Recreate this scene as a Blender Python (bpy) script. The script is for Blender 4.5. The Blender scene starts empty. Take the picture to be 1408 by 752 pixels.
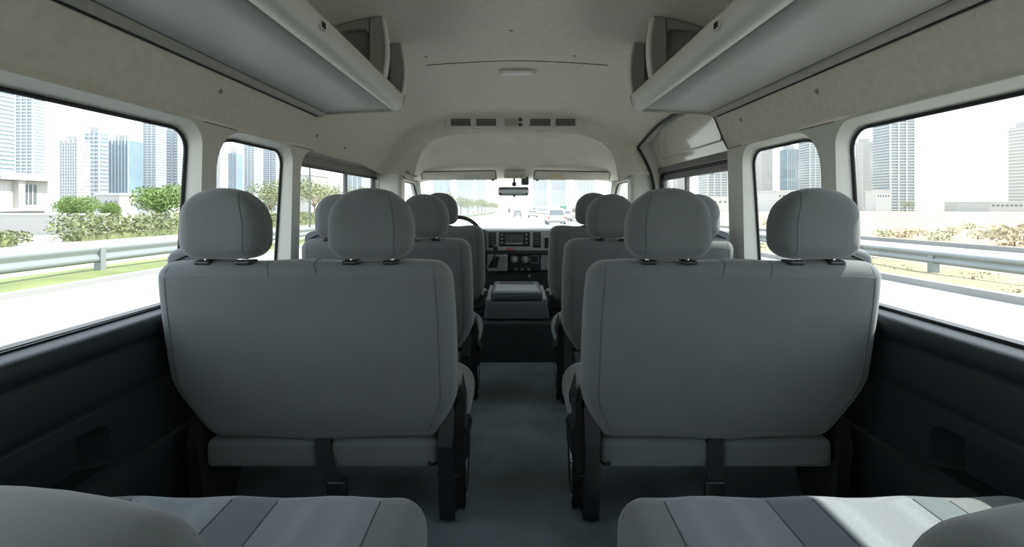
import bpy, math, random
from mathutils import Vector, Matrix
from mathutils.geometry import tessellate_polygon
random.seed(7)
SC = bpy.context.scene
COL = SC.collection
K = 1.06          # scale of the body shell
FZ = -0.95        # cabin floor height (eye level is z = 0)
R = math.radians

# ------------------------------------------------------------------ materials
MATS = {}
def mat(name, col, rough=0.6, metal=0.0, var=0.0, vscale=20, bump=0.0, bscale=200, spec=0.5,
        coat=0.0, sheen=0.0, emit=None, weave=0.0, detail=4):
    if name in MATS: return MATS[name]
    m = bpy.data.materials.new(name); m.use_nodes = True
    nt = m.node_tree; N = nt.nodes; L = nt.links
    b = N['Principled BSDF']
    b.inputs['Base Color'].default_value = (*col, 1)
    b.inputs['Roughness'].default_value = rough
    b.inputs['Metallic'].default_value = metal
    b.inputs['Specular IOR Level'].default_value = spec
    b.inputs['Coat Weight'].default_value = coat
    b.inputs['Sheen Weight'].default_value = sheen
    tc = N.new('ShaderNodeTexCoord')
    if var > 0:
        n = N.new('ShaderNodeTexNoise'); n.inputs['Scale'].default_value = vscale; n.inputs['Detail'].default_value = detail
        L.new(tc.outputs['Object'], n.inputs['Vector'])
        r = N.new('ShaderNodeValToRGB')
        r.color_ramp.elements[0].position = 0.3; r.color_ramp.elements[1].position = 0.7
        r.color_ramp.elements[0].color = (*[max(0, c*(1-var)) for c in col], 1)
        r.color_ramp.elements[1].color = (*[min(1, c*(1+var)) for c in col], 1)
        L.new(n.outputs['Fac'], r.inputs['Fac']); L.new(r.outputs['Color'], b.inputs['Base Color'])
    if bump > 0:
        n2 = N.new('ShaderNodeTexNoise'); n2.inputs['Scale'].default_value = bscale; n2.inputs['Detail'].default_value = 3
        L.new(tc.outputs['Object'], n2.inputs['Vector'])
        bp = N.new('ShaderNodeBump'); bp.inputs['Strength'].default_value = bump; bp.inputs['Distance'].default_value = 0.002
        L.new(n2.outputs['Fac'], bp.inputs['Height']); L.new(bp.outputs['Normal'], b.inputs['Normal'])
    if weave > 0:
        v = N.new('ShaderNodeTexVoronoi'); v.inputs['Scale'].default_value = 230; v.inputs['Randomness'].default_value = 0.15
        L.new(tc.outputs['Object'], v.inputs['Vector'])
        r = N.new('ShaderNodeValToRGB')
        r.color_ramp.elements[0].position = 0.25; r.color_ramp.elements[1].position = 0.6
        r.color_ramp.elements[0].color = (*[c*(1-weave) for c in col], 1)
        r.color_ramp.elements[1].color = (*[c*(1+weave) for c in col], 1)
        L.new(v.outputs['Distance'], r.inputs['Fac']); L.new(r.outputs['Color'], b.inputs['Base Color'])
        bp = N.new('ShaderNodeBump'); bp.inputs['Strength'].default_value = 0.3; bp.inputs['Distance'].default_value = 0.002
        L.new(v.outputs['Distance'], bp.inputs['Height']); L.new(bp.outputs['Normal'], b.inputs['Normal'])
    if emit:
        b.inputs['Emission Color'].default_value = (*emit[0], 1); b.inputs['Emission Strength'].default_value = emit[1]
    MATS[name] = m
    return m

def glass_mat(name, tint=(0.93, 0.97, 0.96), refl=0.6):
    m = bpy.data.materials.new(name); m.use_nodes = True
    nt = m.node_tree; N = nt.nodes; L = nt.links
    N.clear()
    o = N.new('ShaderNodeOutputMaterial'); t = N.new('ShaderNodeBsdfTransparent'); g = N.new('ShaderNodeBsdfGlossy')
    mx = N.new('ShaderNodeMixShader'); f = N.new('ShaderNodeFresnel'); mu = N.new('ShaderNodeMath'); mu.operation = 'MULTIPLY'
    f.inputs['IOR'].default_value = 1.45; mu.inputs[1].default_value = refl
    t.inputs['Color'].default_value = (*tint, 1); g.inputs['Roughness'].default_value = 0.02
    L.new(f.outputs[0], mu.inputs[0]); L.new(mu.outputs[0], mx.inputs[0]); L.new(t.outputs[0], mx.inputs[1]); L.new(g.outputs[0], mx.inputs[2])
    L.new(mx.outputs[0], o.inputs['Surface'])
    return m

M_LINER = mat('headliner_cloth', (0.70, 0.655, 0.555), 0.95, var=0.06, vscale=45, bump=0.2, bscale=300, sheen=0.2)
M_LINER2 = mat('headliner_cloth_cab', (0.70, 0.66, 0.57), 0.95, var=0.05, vscale=9, bump=0.25, bscale=220, sheen=0.2)
M_TRIM = mat('pillar_plastic', (0.64, 0.65, 0.585), 0.55, bump=0.1, bscale=500)
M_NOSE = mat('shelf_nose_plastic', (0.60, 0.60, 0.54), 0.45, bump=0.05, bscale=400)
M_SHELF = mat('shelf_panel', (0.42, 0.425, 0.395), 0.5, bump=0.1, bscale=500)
M_DARK = mat('door_panel_vinyl', (0.022, 0.030, 0.034), 0.42, bump=0.25, bscale=420)
M_BLACK = mat('black_rubber', (0.012, 0.014, 0.015), 0.6)
M_BLACKP = mat('black_plastic', (0.02, 0.022, 0.024), 0.38)
M_SEAT = mat('seat_fabric', (0.138, 0.157, 0.158), 0.92, var=0.06, vscale=8, bump=0.4, bscale=600, sheen=0.35)
M_BAND = mat('seat_fabric_band', (0.105, 0.136, 0.148), 0.9, var=0.05, vscale=8, bump=0.3, bscale=600, sheen=0.3)
M_INS = mat('seat_fabric_insert', (0.19, 0.222, 0.238), 0.92, weave=0.22, sheen=0.3)
M_SEAM = mat('seam_thread', (0.075, 0.086, 0.09), 0.9)
M_GAP = mat('shadow_gap', (0.05, 0.05, 0.045), 0.9)
M_STITCH = mat('light_stitch', (0.18, 0.20, 0.205), 0.9)
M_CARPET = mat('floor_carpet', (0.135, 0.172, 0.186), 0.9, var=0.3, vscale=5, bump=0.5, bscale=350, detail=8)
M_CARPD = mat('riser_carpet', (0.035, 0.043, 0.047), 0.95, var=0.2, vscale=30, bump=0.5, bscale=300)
M_CHROME = mat('chrome', (0.75, 0.76, 0.77), 0.18, 1.0)
M_STEEL = mat('bare_steel', (0.45, 0.46, 0.47), 0.35, 1.0)
M_PAINT = mat('cream_body_paint', (0.66, 0.65, 0.57), 0.16, coat=0.6)
M_GUIDE = mat('guide_plastic', (0.09, 0.11, 0.12), 0.5, bump=0.1, bscale=500)
M_DASHG = mat('dash_silver', (0.45, 0.47, 0.465), 0.4)
M_DASHD = mat('dash_dark', (0.035, 0.04, 0.043), 0.5, bump=0.1, bscale=500)
M_CONS = mat('console_grey', (0.075, 0.092, 0.10), 0.45, bump=0.1, bscale=500)
M_CONSL = mat('console_light', (0.27, 0.295, 0.30), 0.45)
M_SCREEN = mat('screen_glass', (0.10, 0.115, 0.12), 0.12)
M_PRINT = mat('white_print', (0.75, 0.76, 0.76), 0.5)
M_RED = mat('red_badge', (0.65, 0.03, 0.035), 0.4)
M_LABEL = mat('paper_label', (0.72, 0.71, 0.66), 0.7)
M_AMBER = mat('amber_label', (0.70, 0.58, 0.36), 0.7)
M_MIRROR = mat('mirror_glass', (0.35, 0.37, 0.37), 0.03, 1.0)
M_MIRBACK = mat('mirror_shell', (0.09, 0.10, 0.10), 0.45)
M_LENS = mat('lamp_lens', (0.85, 0.85, 0.80), 0.25)
M_VENT = mat('vent_dark', (0.06, 0.06, 0.055), 0.6)
M_VENTS = mat('vent_slat', (0.22, 0.22, 0.19), 0.6)
M_BRACK = mat('bracket_plastic', (0.36, 0.35, 0.30), 0.6)
M_BRACKI = mat('bracket_inner', (0.27, 0.265, 0.235), 0.7)
M_CLIP = mat('clip_plastic', (0.30, 0.29, 0.26), 0.5)
M_WEB = mat('belt_webbing', (0.02, 0.022, 0.025), 0.8, bump=0.3, bscale=900)
M_FRAME = mat('slider_frame', (0.16, 0.165, 0.16), 0.4)
M_OUT = mat('outer_body_paint', (0.75, 0.75, 0.73), 0.3)
G_SIDE = glass_mat('side_window_glass', (0.95, 0.98, 0.98), 0.10)
G_REAR = glass_mat('rear_dimming_glass', (0.22, 0.23, 0.24), 0.3)  # dark tint added to cut the light coming from behind the camera
G_FRONT = glass_mat('windscreen_glass', (0.95, 0.98, 0.97), 0.15)

# ------------------------------------------------------------------ mesh builder
def tcoords(h, r, n, extra=()):
    k = 4
    z = [r*math.tan(math.radians(45*i/k)) for i in range(k+1)]
    a = [-(h-r)-t for t in reversed(z)]
    inner = max(0.0, h-r)
    m = [-inner + 2*inner*i/n for i in range(1, n)] if inner > 1e-5 else []
    m = [q for q in m if all(abs(q-e) > 0.006 for e in extra)] + list(extra)
    b = [inner+t for t in z]
    s = sorted(a+m+b); out = [s[0]]
    for q in s[1:]:
        if q-out[-1] > 1e-5: out.append(q)
    return out

class MB:
    def __init__(s): s.v = []; s.f = []; s.mi = []; s.sm = []
    def add(s, vs, fs, mi=0, smooth=True):
        o = len(s.v); s.v += [Vector(p) for p in vs]
        for f in fs:
            s.f.append([i+o for i in f]); s.mi.append(mi); s.sm.append(smooth)
    def box(s, x0, x1, y0, y1, z0, z1, mi=0, smooth=False):
        v = [(x, y, z) for z in (z0, z1) for y in (y0, y1) for x in (x0, x1)]
        s.add(v, [(0, 2, 3, 1), (4, 5, 7, 6), (0, 1, 5, 4), (2, 6, 7, 3), (0, 4, 6, 2), (1, 3, 7, 5)], mi, smooth); return s
    def rbox(s, x0, x1, y0, y1, z0, z1, r, mi=0, fn=None, n=(6, 3, 6), xs=(), mf=None):
        c = Vector(((x0+x1)/2, (y0+y1)/2, (z0+z1)/2)); h = [(x1-x0)/2, (y1-y0)/2, (z1-z0)/2]
        r = min(r, *h)*0.9999
        A = [tcoords(h[i], r, n[i], [e-c[0] for e in xs] if i == 0 else ()) for i in range(3)]
        idx = {}; vs = []; fs = []; fm = []
        def vid(p):
            k = tuple(round(q, 6) for q in p)
            if k not in idx:
                idx[k] = len(vs); vs.append(rmap(p, h, r, c, fn))
            return idx[k]
        for ax in range(3):
            a1, a2 = (ax+1) % 3, (ax+2) % 3
            for sg in (-1, 1):
                for i in range(len(A[a1])-1):
                    for j in range(len(A[a2])-1):
                        q = []
                        for (u, w) in ((A[a1][i], A[a2][j]), (A[a1][i+1], A[a2][j]), (A[a1][i+1], A[a2][j+1]), (A[a1][i], A[a2][j+1])):
                            p = [0, 0, 0]; p[ax] = sg*h[ax]; p[a1] = u; p[a2] = w; q.append(p)
                        cen = [sum(t[k] for t in q)/4+c[k] for k in range(3)]
                        ids = [vid(p) for p in q]
                        if sg < 0: ids.reverse()
                        fs.append(ids); fm.append(mf(cen) if mf else mi)
        o = len(s.v); s.v += vs
        for f, m in zip(fs, fm): s.f.append([i+o for i in f]); s.mi.append(m); s.sm.append(True)
        return s
    def tube(s, pts, r, n=8, mi=0, closed=False, cap=True, flat=None):
        pts = [Vector(p) for p in pts]; m = len(pts); rings = []
        up = Vector((0, 0, 1)); last = None
        for i, p in enumerate(pts):
            if closed: t = pts[(i+1) % m]-pts[(i-1) % m]
            else: t = pts[min(i+1, m-1)]-pts[max(i-1, 0)]
            t.normalize()
            if last is None:
                a = t.cross(up)
                if a.length < 1e-3: a = t.cross(Vector((1, 0, 0)))
            else: a = last - t*last.dot(t)
            a.normalize(); last = a; b = t.cross(a)
            rr = r[i] if isinstance(r, (list, tuple)) else r
            fl = flat or 1
            rings.append([p+a*math.cos(q)*rr+b*math.sin(q)*rr*fl for q in [2*math.pi*k/n for k in range(n)]])
        s.loft(rings, closed_ring=True, closed_path=closed, cap=cap and not closed, mi=mi); return s
    def loft(s, rings, closed_ring=False, closed_path=False, cap=False, mi=0, smooth=True, flip=False):
        n = len(rings[0]); vs = [p for rg in rings for p in rg]; fs = []
        M = len(rings)
        for i in range(M if closed_path else M-1):
            i2 = (i+1) % M
            for j in range(n if closed_ring else n-1):
                j2 = (j+1) % n
                f = (i*n+j, i*n+j2, i2*n+j2, i2*n+j)
                fs.append(f[::-1] if flip else f)
        if cap:
            fs.append(tuple(range(n))[::-1]); fs.append(tuple((M-1)*n+j for j in range(n)))
        s.add(vs, fs, mi, smooth); return s
    def lathe(s, prof, c, axis='z', n=20, mi=0):
        rings = []
        for (r, h) in prof:
            rg = []
            for k in range(n):
                a = 2*math.pi*k/n; u, w = r*math.cos(a), r*math.sin(a)
                p = {'z': (u, w, h), 'y': (u, h, w), 'x': (h, u, w)}[axis]
                rg.append(Vector(p)+Vector(c))
            rings.append(rg)
        s.loft(rings, closed_ring=True, cap=True, mi=mi); return s
    def prism(s, poly, f0, f1, mi=0, smooth=False):
        """poly: list of 2D points; f0/f1 map a 2D point to 3D at the two ends"""
        n = len(poly); a = [Vector(f0(*p)) for p in poly]; b = [Vector(f1(*p)) for p in poly]
        tr = tessellate_polygon([[Vector((p[0], p[1], 0)) for p in poly]])
        fs = [tuple(t) for t in tr]+[tuple(i+n for i in reversed(t)) for t in tr]
        fs += [(i, (i+1) % n, (i+1) % n+n, i+n) for i in range(n)]
        s.add(a+b, fs, mi, smooth); return s
    def region(s, outer, holes, f, mi=0):
        pl = [[Vector((p[0], p[1], 0)) for p in q] for q in [outer]+holes]
        tr = tessellate_polygon(pl); pts = [p for q in [outer]+holes for p in q]
        s.add([f(*p) for p in pts], [tuple(t) for t in tr], mi, False); return s
    def build(s, name, mats, parent=None, mirror=False, bevel=0, solid=0, autosmooth=None):
        me = bpy.data.meshes.new(name)
        org = ORG.get(parent.name, Vector()) if parent else Vector()
        vs = [Vector((-p.x if mirror else p.x, p.y, p.z))-org for p in s.v]
        fs = [f[::-1] for f in s.f] if mirror else s.f
        me.from_pydata([tuple(p) for p in vs], [], fs)
        if not isinstance(mats, (list, tuple)): mats = [mats]
        for m in mats: me.materials.append(m)
        me.polygons.foreach_set('material_index', s.mi)
        me.polygons.foreach_set('use_smooth', s.sm)
        me.update(); me.validate()
        o = bpy.data.objects.new(name, me); COL.objects.link(o)
        if parent: o.parent = parent; ORG[o.name] = org
        if bevel:
            b = o.modifiers.new('Bevel', 'BEVEL'); b.width = bevel; b.segments = 2; b.limit_method = 'ANGLE'; b.angle_limit = R(35)
        if solid:
            b = o.modifiers.new('Solidify', 'SOLIDIFY'); b.thickness = abs(solid); b.offset = 1 if solid > 0 else -1
        return o
ORG = {}
def rmap(p, h, r, c, fn):
    inn = Vector([max(-(h[i]-r), min(h[i]-r, p[i])) for i in range(3)])
    d = Vector(p)-inn
    if d.length > 1e-9: d = d.normalized()*r
    q = inn+d+c
    return Vector(fn(q)) if fn else q

def tag(o, label=None, cat=None, group=None, kind=None):
    if label: o['label'] = label
    if cat: o['category'] = cat
    if group: o['group'] = group
    if kind: o['kind'] = kind
    return o
def empty(name, loc, label=None, cat=None, group=None, kind=None):
    o = bpy.data.objects.new(name, None); COL.objects.link(o); o.location = loc; o.empty_display_size = 0.1
    ORG[o.name] = Vector(loc)
    return tag(o, label, cat, group, kind)
def copy_tree(o, loc=None, parent=None):
    c = o.copy(); COL.objects.link(c)
    if parent: c.parent = parent
    if loc is not None: c.location = loc
    for ch in list(o.children): copy_tree(ch, None, c)
    return c
def struct(o, label=None): return tag(o, label, 'van interior', kind='structure')
def lerp(a, b, t): return a+(b-a)*t
def sst(a, b, x):
    t = max(0, min(1, (x-a)/(b-a))); return t*t*(3-2*t)
def rrect(y0, y1, z0, z1, r, n=6):
    """rounded rectangle; r = (r at y0z0, y1z0, y1z1, y0z1)"""
    if not isinstance(r, (tuple, list)): r = (r,)*4
    out = []
    for (cy, cz, a0, rr) in ((y0+r[0], z0+r[0], 180, r[0]), (y1-r[1], z0+r[1], 270, r[1]), (y1-r[2], z1-r[2], 0, r[2]), (y0+r[3], z1-r[3], 90, r[3])):
        for i in range(n+1):
            a = math.radians(a0+90*i/n); out.append((cy+rr*math.cos(a), cz+rr*math.sin(a)))
    return out

# ------------------------------------------------------------------ floor
mb = MB()
ny, nx = 40, 24
mb.loft([[Vector((-1.04+2.08*i/nx, -0.85+(2.72+0.85)*j/ny, FZ+0.004*math.sin(j*0.9)*math.sin(i*0.7)*(1 if abs(i-12) > 3 else .3))) for i in range(nx+1)] for j in range(ny+1)], flip=True)
mb.box(-1.06, 1.06, -0.87, 2.74, FZ-0.05, FZ-0.012, 0)
struct(mb.build('floor', M_CARPET), 'blue grey mottled carpet floor running down the aisle')
# cab floor and riser
mb = MB()
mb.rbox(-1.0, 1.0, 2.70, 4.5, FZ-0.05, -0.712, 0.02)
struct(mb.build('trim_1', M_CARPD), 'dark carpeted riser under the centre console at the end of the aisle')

# ------------------------------------------------------------------ ceiling loft (unscaled, times K)
P = [(.955, .245), (.928, .30), (.892, .39), (.852, .48), (.795, .58), (.70, .655), (.55, .695), (.35, .715), (0, .73)]
Q = [(.80, .20), (.785, .26), (.765, .32), (.74, .38), (.70, .45), (.62, .53), (.48, .585), (.30, .605), (0, .61)]
QR = [(.93, .20), (.905, .26), (.875, .32), (.835, .385), (.77, .46), (.65, .53), (.48, .585), (.30, .605), (0, .61)]
Lp = [(.72, .15), (.71, .22), (.695, .29), (.665, .355), (.62, .41), (.55, .455), (.44, .485), (.28, .497), (0, .50)]
C1 = [(.81, .185), (.80, .22), (.785, .27), (.75, .325), (.70, .375), (.61, .425), (.46, .458), (.28, .47), (0, .475)]
C2 = [(.80, .185), (.79, .20), (.77, .235), (.74, .27), (.69, .30), (.61, .325), (.46, .345), (.28, .35), (0, .352)]
C3 = [(.785, .185), (.775, .188), (.76, .195), (.73, .20), (.68, .205), (.60, .21), (.46, .214), (.28, .216), (0, .217)]
def mix(a, b, t, hold=0):
    return [(lerp(p[0], q[0], t*(hold if i < 2 else 1) if hold is not None else t), lerp(p[1], q[1], t*(hold if i < 2 else 1))) for i, (p, q) in enumerate(zip(a, b))]
def smooth_prof(p, sub=3):
    """Catmull-Rom through profile, mirrored at centre"""
    pts = [Vector((a, b, 0)) for a, b in p]; ext = [pts[0]*2-pts[1]]+pts+[Vector((-pts[-2].x, pts[-2].y, 0))]
    out = []
    for i in range(len(p)-1):
        a, b, c, d = ext[i:i+4]
        for k in range(sub):
            t = k/sub
            out.append(0.5*((2*b)+(c-a)*t+(2*a-5*b+4*c-d)*t*t+(3*b-a-3*c+d)*t**3))
    out.append(pts[-1]); return [(q.x, q.y) for q in out]
SUB = 3
secs = [(y, P) for y in (-.8, -.4, 0, .4, .8, 1.2, 1.6, 1.8, 2.04, 2.2, 2.35, 2.5)]
secs += [(2.65, mix(P, QR, .06, 1)), (2.75, mix(P, QR, .18, 1)), (2.85, mix(P, QR, .38, 1)), (2.95, mix(P, QR, .62, 1)), (3.03, mix(P, QR, .82, 1)), (3.10, mix(P, QR, .97, 1)), (3.13, Q), (3.15, mix(Q, Lp, .15, 1)),
         (3.155, mix(Q, Lp, .85, 1)), (3.165, Lp), (3.185, Lp), (3.20, mix(Lp, C1, .5, 1)), (3.24, C1), (3.32, mix(C1, C2, .4, 1)), (3.40, mix(C1, C2, .75, 1)), (3.50, mix(C2, C3, .35, 1)),
         (3.60, mix(C2, C3, .75, 1)), (3.68, C3), (3.74, [(a, b-.012) for a, b in C3])]
rows = []
for y, p in secs:
    sp = smooth_prof(p, SUB)
    full = [(-a, b) for a, b in sp]+[(a, b) for a, b in reversed(sp[:-1])]
    rows.append([Vector((a*K, y*K, b*K)) for a, b in full])
n = len(rows[0]); mb = MB(); vs = [p for r_ in rows for p in r_]; fa = []; fb = []
for i in range(len(rows)-1):
    y0, y1 = secs[i][0], secs[i+1][0]
    for j in range(n-1):
        right = j >= n-1-3*SUB
        if right and y0 >= 2.03 and y1 <= 3.11: continue
        (fb if y0 >= 3.15 else fa).append((i*n+j, i*n+j+1, (i+1)*n+j+1, (i+1)*n+j))
mb.add(vs, fa, 0); ofs = 0
for f in fb: mb.f.append(list(f)); mb.mi.append(1); mb.sm.append(True)
ceiling = struct(mb.build('ceiling', [M_LINER, M_LINER2]), 'warm grey cloth headliner curving over the whole cabin')
md = ceiling.modifiers.new('Solidify', 'SOLIDIFY'); md.thickness = 0.008; md.offset = 1

def Z_at(x, y=1.0):     # ceiling height (scaled) at lateral x for the constant section
    sp = smooth_prof(P, 6); x = abs(x)/K
    for (a, b), (c, d) in zip(sp, sp[1:]):
        if c <= x <= a: return (b+(d-b)*(a-x)/(a-c+1e-9))*K
    return sp[-1][1]*K

# outer roof so nothing leaks
mb = MB()
for y0, y1 in ((-.84, 3.3),):
    prof = [(1.06, -.30), (1.045, .0), (1.05, .262), (1.02, .32), (.985, .45), (.93, .62), (.80, .73), (.5, .79), (0, .81)]
    full = [(-a, b) for a, b in prof[2:]]+[(a, b) for a, b in reversed(prof[2:-1])]
    mb.loft([[Vector((a*K, y*K, b*K)) for a, b in full] for y in (-.84, 1.0, 3.2)]+[[Vector((a*K*.9, 3.85*K, (b*.45+.12)*K)) for a, b in full]])
roof = struct(mb.build('trim_2', M_OUT), 'painted outer roof skin of the van'); md = roof.modifiers.new('Solidify', 'SOLIDIFY'); md.thickness = .01

# ceiling cross seam
mb = MB()
sp = [(a, b) for a, b in smooth_prof(P, 4) if a < .50]
path = [Vector((-a*K, 2.30*K-0.03*(1-(a/.5)**2)*0, b*K-.0005)) for a, b in sp]+[Vector((a*K, 2.30*K, b*K-.0005)) for a, b in reversed(sp[:-1])]
mb.tube(path, 0.0028, 6, cap=True)
struct(mb.build('trim_3', M_GAP), 'thin dark seam across the headliner ahead of the shelves')

# ------------------------------------------------------------------ side walls with windows
def xin(z): return .962-.012*(z+.3)/.55          # inner trim plane
def xgl(z): return 1.030-.032*(z+.3)/.52         # glass plane
def side_windows(s):
    w = [(-.62, 1.352, -.298, .222, (.03, .05, .062, .06)), (1.435, 1.905, -.298, .222, (.03, .04, .062, .13))]
    if s < 0: w.append((1.995, 3.12, -.298, .222, (.03, .03, .03, .10)))
    return w
wn = 0
for s in (-1, 1):
    side = 'left' if s < 0 else 'right'
    W = side_windows(s); yend = 3.15 if s < 0 else 2.04
    holes_in = []; mb = MB()
    for (y0, y1, z0, z1, r_) in W:
        hin = rrect(y0-.012, y1+.004, z0-.01, z1+.022, tuple(q+.006 for q in r_)); hgl = rrect(y0, y1, z0, z1, r_)
        holes_in.append(hin)
        hmid = [((a[0]*.35+b[0]*.65), (a[1]*.35+b[1]*.65)) for a, b in zip(hin, hgl)]
        ra = [Vector((xin(v)*K, u*K, v*K)) for u, v in hin]
        rm = [Vector(((xin(v)*.45+xgl(v)*.55)*K, u*K, v*K)) for u, v in hmid]
        rb = [Vector(((xgl(v)+.004)*K, u*K, v*K)) for u, v in hgl]
        mb.loft([ra, rm, rb], closed_ring=True)
    mb.region([(-.8, -.33), (yend, -.33), (yend, .25), (-.8, .25)], holes_in, lambda u, v: Vector((xin(v)*K, u*K, v*K)))
    for i_, f_ in enumerate(mb.f):
        if max(mb.v[q].z for q in f_) < -.262*K: mb.mi[i_] = 1
    wall = struct(mb.build('wall_'+side, [M_TRIM, M_DARK], mirror=(s < 0)), 'pale grey pillar and window trim along the %s side' % side)
    for (ya, yb) in ([(1.36, 1.52), (1.91, 2.10 if s < 0 else 2.03)]):
        t = MB(); t.tube([(s*(xin(.25)*K-.001), lerp(ya, yb, i/6)*K, .2475*K) for i in range(7)], .0016, 5)
        t.build('liner_edge', M_GAP, None if False else ceiling)
    # windows
    for wi, (y0, y1, z0, z1, r_) in enumerate(W):
        wn += 1
        root = struct(empty('window_%d' % wn, (s*xgl(0)*K, (y0+y1)/2*K, 0)), '%s side window, %s from the back' % (side, ['first', 'second', 'third sliding'][wi]))
        hgl = rrect(y0, y1, z0, z1, r_)
        g = MB(); g.region(hgl, [], lambda u, v: Vector((s*xgl(v)*K, u*K, v*K)))
        g.build('glass', G_SIDE, root)
        t = MB(); t.tube([Vector((s*(xgl(v)-.004)*K, u*K, v*K)) for u, v in rrect(y0+.003, y1-.003, z0+.003, z1-.003, r_)], .0055, 6, closed=True)
        t.build('window_seal', M_BLACK, root)
        if wi == 0:
            t = MB()
            t.box(s*(xgl(-.3)-.03)*K if s > 0 else s*(xgl(-.3)+.0)*K, s*xgl(-.3)*K if s > 0 else s*(xgl(-.3)-.03)*K, y0*K, y1*K, -.300*K, -.282*K)
            t.build('bottom_rail', M_BLACKP, root, bevel=.002)
            for dx, dz in ((.030, -.286), (.030, -.296)) if s < 0 else ():
                q = MB(); q.tube([(s*(xgl(-.3)-dx-.001)*K, y0*K, dz*K), (s*(xgl(-.3)-dx-.001)*K, (y1-.02)*K, dz*K)], .0013, 5); q.build('chrome_bead', M_STEEL, root)
        if wi == 2:
            t = MB()
            def bx(ya, yb, za, zb, d0=.012, d1=.030):
                xa = xgl((za+zb)/2)
                a, b = sorted((s*(xa-d1)*K, s*(xa-d0)*K)); t.box(a, b, ya*K, yb*K, za*K, zb*K)
            bx(y0+.01, y1-.005, z1-.040, z1+.0); bx(y1-.03, y1, z0, z1); bx(y0+.01, y1, z0, z0+.03); bx(2.60, 2.63, z0, z1-.03)
            t.build('slider_frame', M_FRAME, root, bevel=.004)
            t = MB(); xa = xgl(z1); a, b = sorted((s*(xa-.034)*K, s*(xa-.028)*K)); t.box(a, b, y0*K+.01, y1*K, (z1-.056)*K, (z1-.040)*K); t.build('track', M_BLACKP, root)
            t = MB(); t.box(*sorted((s*(xa-.036)*K, s*(xa-.028)*K)), 2.595*K, 2.61*K, -.1*K, 0*K); t.build('latch', M_BLACKP, root)
    # lower dark panel
    prof = [(1.045, -.288), (1.0, -.290), (.965, -.294), (.950, -.300), (.948, -.325), (.955, -.342), (.972, -.352), (.972, -.362), (.966, -.375), (.966, -.40), (.968, -.44), (.972, -.468), (.981, -.476), (.975, -.483)]
    mb = MB()
    ys = [-.8+.2*i for i in range(20)]+[3.15]
    mb.loft([[Vector((a*K, y*K, b*K)) for a, b in prof] for y in ys])
    pocket = rrect(.10, 1.075, -.62, -.515, (.02, .01, .04, .02))
    mb.region([(-.8, -.64), (3.15, -.64), (3.15, -.483), (-.8, -.483)], [pocket], lambda u, v: Vector((.975*K, u*K, v*K)))
    ra = [Vector((.975*K, u*K, v*K)) for u, v in pocket]
    rb = [Vector((1.03*K, (u-.03 if u > .5 else u+.03)*K, v*K)) for u, v in pocket]
    mb.loft([ra, rb], closed_ring=True); mb.region(rb and [(p.y, p.z) for p in rb], [], lambda u, v: Vector((1.03*K, u, v)))
    prof = [(.975, -.64), (.963, -.648), (.96, -.72), (.965, -.80), (.965, -.93)]
    mb.loft([[Vector((a*K, y*K, b*K)) for a, b in prof] for y in ys])
    struct(mb.build('baseboard_'+side, M_DARK, mirror=(s < 0)), 'dark vinyl lower side panel with pocket below the %s windows' % side)
    # B pillar
    mb = MB(); mb.rbox(.80*K, 1.0*K, 3.13*K, 3.27*K, -.9*K, .255*K, .03, n=(3, 3, 8))
    struct(mb.build('trim_%d' % (4 if s < 0 else 5), M_TRIM, mirror=(s < 0)), 'pale plastic pillar behind the %s front seat' % side)
    # cab side wall with front window
    xf = lambda u, v: (lerp(.83, .80, (u-3.2)/.6)-.02*(v/.3))
    outer = [(3.2, -.9), (4.3, -.9), (4.3, -.35), (3.72, .20), (3.2, .20)]
    hole = [(3.31, -.16), (3.95, -.16), (3.92, -.08), (3.72, .10), (3.66, .15), (3.60, .165), (3.34, .165), (3.315, .15)]
    f = lambda u, v: Vector((xf(u, v)*K+.02, u*K, v*K))
    mb = MB(); mb.region(outer, [hole], f)
    mb.loft([[f(*p) for p in hole], [f(*p)+Vector((.045, 0, 0)) for p in hole]], closed_ring=True, smooth=False)
    struct(mb.build('trim_%d' % (6 if s < 0 else 7), M_TRIM, mirror=(s < 0)), 'cab door trim around the %s front window' % side)
    wn += 1
    root = struct(empty('window_%d' % wn, (s*.85, 3.8, 0)), '%s front door window' % side)
    g = MB(); g.region(hole, [], lambda u, v: Vector((s*(f(u, v).x+.04), u*K, v*K))); g.build('glass', G_SIDE, root)
    t = MB(); t.tube([Vector((s*(f(*p).x+.012), p[0]*K, p[1]*K)) for p in hole], .010, 6, closed=True); t.build('window_seal', M_BLACK, root)
    # A pillar
    mb = MB(); mb.tube([(.79*K+.02, 3.64*K, .21*K), (.83*K, 3.85*K, .02*K), (.90*K, 4.25*K, -.33*K)], [.035, .035, .045], 10, flat=.8)
    struct(mb.build('trim_%d' % (8 if s < 0 else 9), M_TRIM, mirror=(s < 0)), '%s windscreen pillar' % side)

# rear wall with rear window, behind the camera
mb = MB()
hole = rrect(-.75, .75, -.25, .45, .08)
mb.region([(-1.03, -.93), (1.03, -.93), (1.03, .2), (.95, .6), (.6, .78), (-.6, .78), (-.95, .6), (-1.03, .2)], [hole], lambda u, v: Vector((u*K, -.8*K, v*K)))
struct(mb.build('wall_back', M_TRIM, solid=.02), 'tailgate trim around the rear window')
wn += 1
root = struct(empty('window_%d' % wn, (0, -.8*K, 0)), 'rear tailgate window')
mb = MB(); mb.region(hole, [], lambda u, v: Vector((u*K, -.81*K, v*K))); mb.build('glass', G_REAR, root)

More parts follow.
